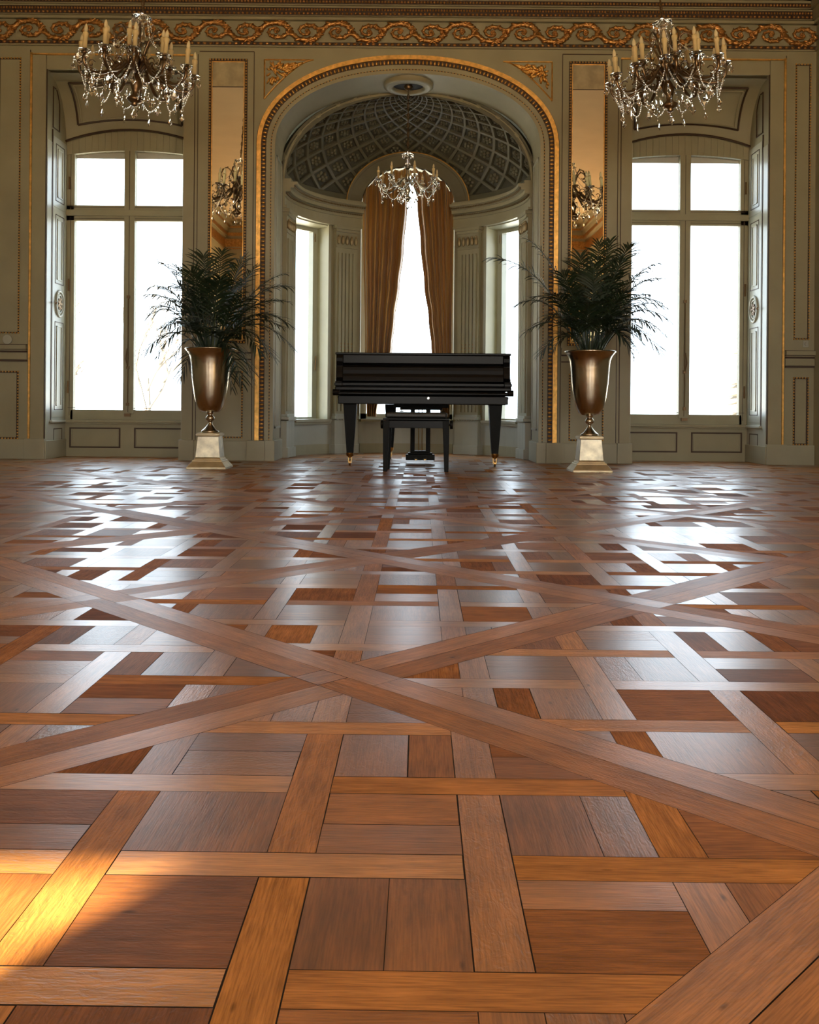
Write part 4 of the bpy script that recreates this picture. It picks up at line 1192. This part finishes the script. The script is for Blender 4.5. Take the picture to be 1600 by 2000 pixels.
    for i in range(8):
        A = 2*PI*i/8; part('crystal_drop', ds, loc=(.076*k*cos(A), .076*k*sin(A), .45*k), rot=(0, 0, A)); cnt += 1
    part('crystal_drop', db, loc=(0, 0, -.245*k))
    if n_in:
        for i in range(n_in):
            A = .4+2*PI*i/n_in
            for da in (.2, -.2): part('crystal_drop', ds, loc=(.27*k*cos(A+da), .27*k*sin(A+da), .12*k), rot=(0, 0, A)); cnt += 1
    # bead garlands between neighbouring arms, each with a hanging drop
    gbm = B(); m = 11; gp = []
    ang = 2*PI/n_out
    for i in range(m+1):
        t = i/m; A = t*ang
        z = .015-.185*sin(PI*t)**.8 if n_out > 8 else .015-.16*sin(PI*t)
        rr = .425-.05*sin(PI*t); gp.append(Vector((rr*k*cos(A), rr*k*sin(A), z*k)))
    zl = (-.175 if n_out > 8 else -.15)
    def beaded(bm, P, r, seg):
        pts, rad = [], []
        for a, b in zip(P, P[1:]):
            nb = max(1, int(round((b-a).length/seg)))
            for q in range(nb):
                for f, w in ((.0, .25), (.25, .85), (.5, 1), (.75, .85)): pts.append(a+(b-a)*((q+f)/nb)); rad.append(r*w)
        pts.append(P[-1]); rad.append(r*.25); tube(bm, pts, rad, 6)
    mid = gp[m//2+1]; beaded(gbm, gp[:m//2+2]+[mid+Vector((0, 0, -.045*k))]+[mid]+gp[m//2+2:], .0066*k, .019*k)
    gm = mesh_of(gbm, CRYS, True)
    tb = B(); crystal(tb, (.375*k*cos(ang/2), .375*k*sin(ang/2), (zl-.05)*k), .019*k, .065*k)
    tm = mesh_of(tb, CRYS)
    for i in range(n_out):
        g = part('bead_chain', gm, rot=(0, 0, .1+ang*i)); part('garland_drop', tm, g)
    gi = B()
    beaded(gi, [Vector(((.07+.33*i/9)*k, 0, (.40-.34*(i/9)**.45)*k)) for i in range(10)], .0062*k, .020*k)
    gim = mesh_of(gi, CRYS, True)
    if n_in:
        for i in range(12): part('bead_chain', gim, rot=(0, 0, .1+ang/2+2*PI*i/6))
    return r
SILV = mat('silvered_glass_arm', (.55, .53, .46), .18, .9)
BULB = mat('clear_frosted_bulb', (.75, .66, .42), .25, spec=.6)
make_chandelier('crystal_chandelier', 'large bronze and crystal chandelier with ivory candles, above the left window', (-1.94, 6.80, 2.88), .92, 12, 6, 1.11, 'large crystal chandeliers', math.radians(4.2), BRONZE, 4)
make_chandelier('crystal_chandelier', 'large bronze and crystal chandelier with ivory candles, above the right window', (1.87, 6.80, 2.87), .92, 12, 6, 1.12, 'large crystal chandeliers', math.radians(-6), BRONZE, 9)
make_chandelier('small_chandelier', 'small crystal chandelier hanging over the piano before the apse curtains', (0, 9.05, 2.63), .66, 8, 0, .66, None, 0, SILV, 2)

# ------------------------------------------------------------------ small wall fittings
bm = B(); tube(bm, [(0, 0, 0), (0, -.012, 0)], .045, 28)
tag(obj('wall_plate', bm, PAINT_L, loc=(pxz(15, 663, FY)[0], FY, pxz(15, 663, FY)[1]), bevel=.002), 'small round painted cover plate above the chair rail, left of the left window', 'cover plate')
bm = B(); box(bm, -.025, .025, -.01, 0, -.03, .03); tube(bm, [(0, -.01, 0), (0, -.02, 0)], .015, 16)
tag(obj('wall_switch', bm, PAINT_L, loc=(3.71, FY, 1.125), bevel=.002), 'small square switch plate above the chair rail near the right corner', 'switch')

# ------------------------------------------------------------------ garden outside
bm = B(); box(bm, -40, 40, RY+.3, 70, -.75, -.7); obj('ground_outside', bm, GRND, kind='structure')
bm = B(); box(bm, -40, 40, -60, YB-.25, -.75, -.7); obj('ground_outside', bm, mat('sunlit_gravel', (.62, .50, .34), .9, var=.1), kind='structure')
def make_tree(label, loc, h, seed, conifer=False):
    rng = random.Random(seed); tr = B(); br = B()
    def grow(p, d, l, r, depth):
        q = p+d*l; mid = p+d*l*.5+Vector((rng.uniform(-1, 1), rng.uniform(-1, 1), 0))*l*.06
        tube(tr if depth < 1 else br, [p, mid, q], [r, r*.85, r*.68], 5 if depth < 3 else 3)
        if depth >= 6: return
        for i in range(3):
            nd = (d+Vector((rng.uniform(-1, 1), rng.uniform(-1, 1), rng.uniform(-.2, .7)))*.75).normalized()
            grow(p+d*l*rng.uniform(.55, 1), nd, l*rng.uniform(.55, .78), r*.58, depth+1)
    r = empty('bare_tree', loc, label, 'tree', 'winter trees in the garden outside')
    if conifer:
        tube(tr, [Vector((0, 0, 0)), Vector((0, 0, h))], [.14, .02], 6)
        for i in range(150):
            z = h*(.12+.86*i/150); a = rng.random()*6.28; l = (h-z)*.11+.08
            tube(br, [Vector((0, 0, z)), Vector((cos(a)*l*.6, sin(a)*l*.6, z-.05)), Vector((cos(a)*l, sin(a)*l, z-.25*l))], [.02, .05, .01], 4)
    else: grow(Vector((0, 0, 0)), Vector((rng.uniform(-.1, .1), 0, 1)).normalized(), h*.26, .055, 0)
    obj('trunk', tr, BARK, r); obj('branches', br, BARK, r)
for a in (('bare garden tree seen through the left pane of the left window', (-8.3, 20, -.7), 8, 2, False), ('bare garden tree seen through the right pane of the left window, behind the palm', (-6.1, 22, -.7), 7, 5, False),
          ('small bare garden tree low in the left window, nearest the outer frame', (-6.6, 17.5, -.7), 3.6, 8, False),
          ('slim conifer seen through the outer pane of the right window', (8.6, 24, -.7), 5.2, 3, True), ('bare garden tree in the outer pane of the right window beside the slim conifer', (7.6, 19, -.7), 3.4, 6, False)):
    make_tree(*a)
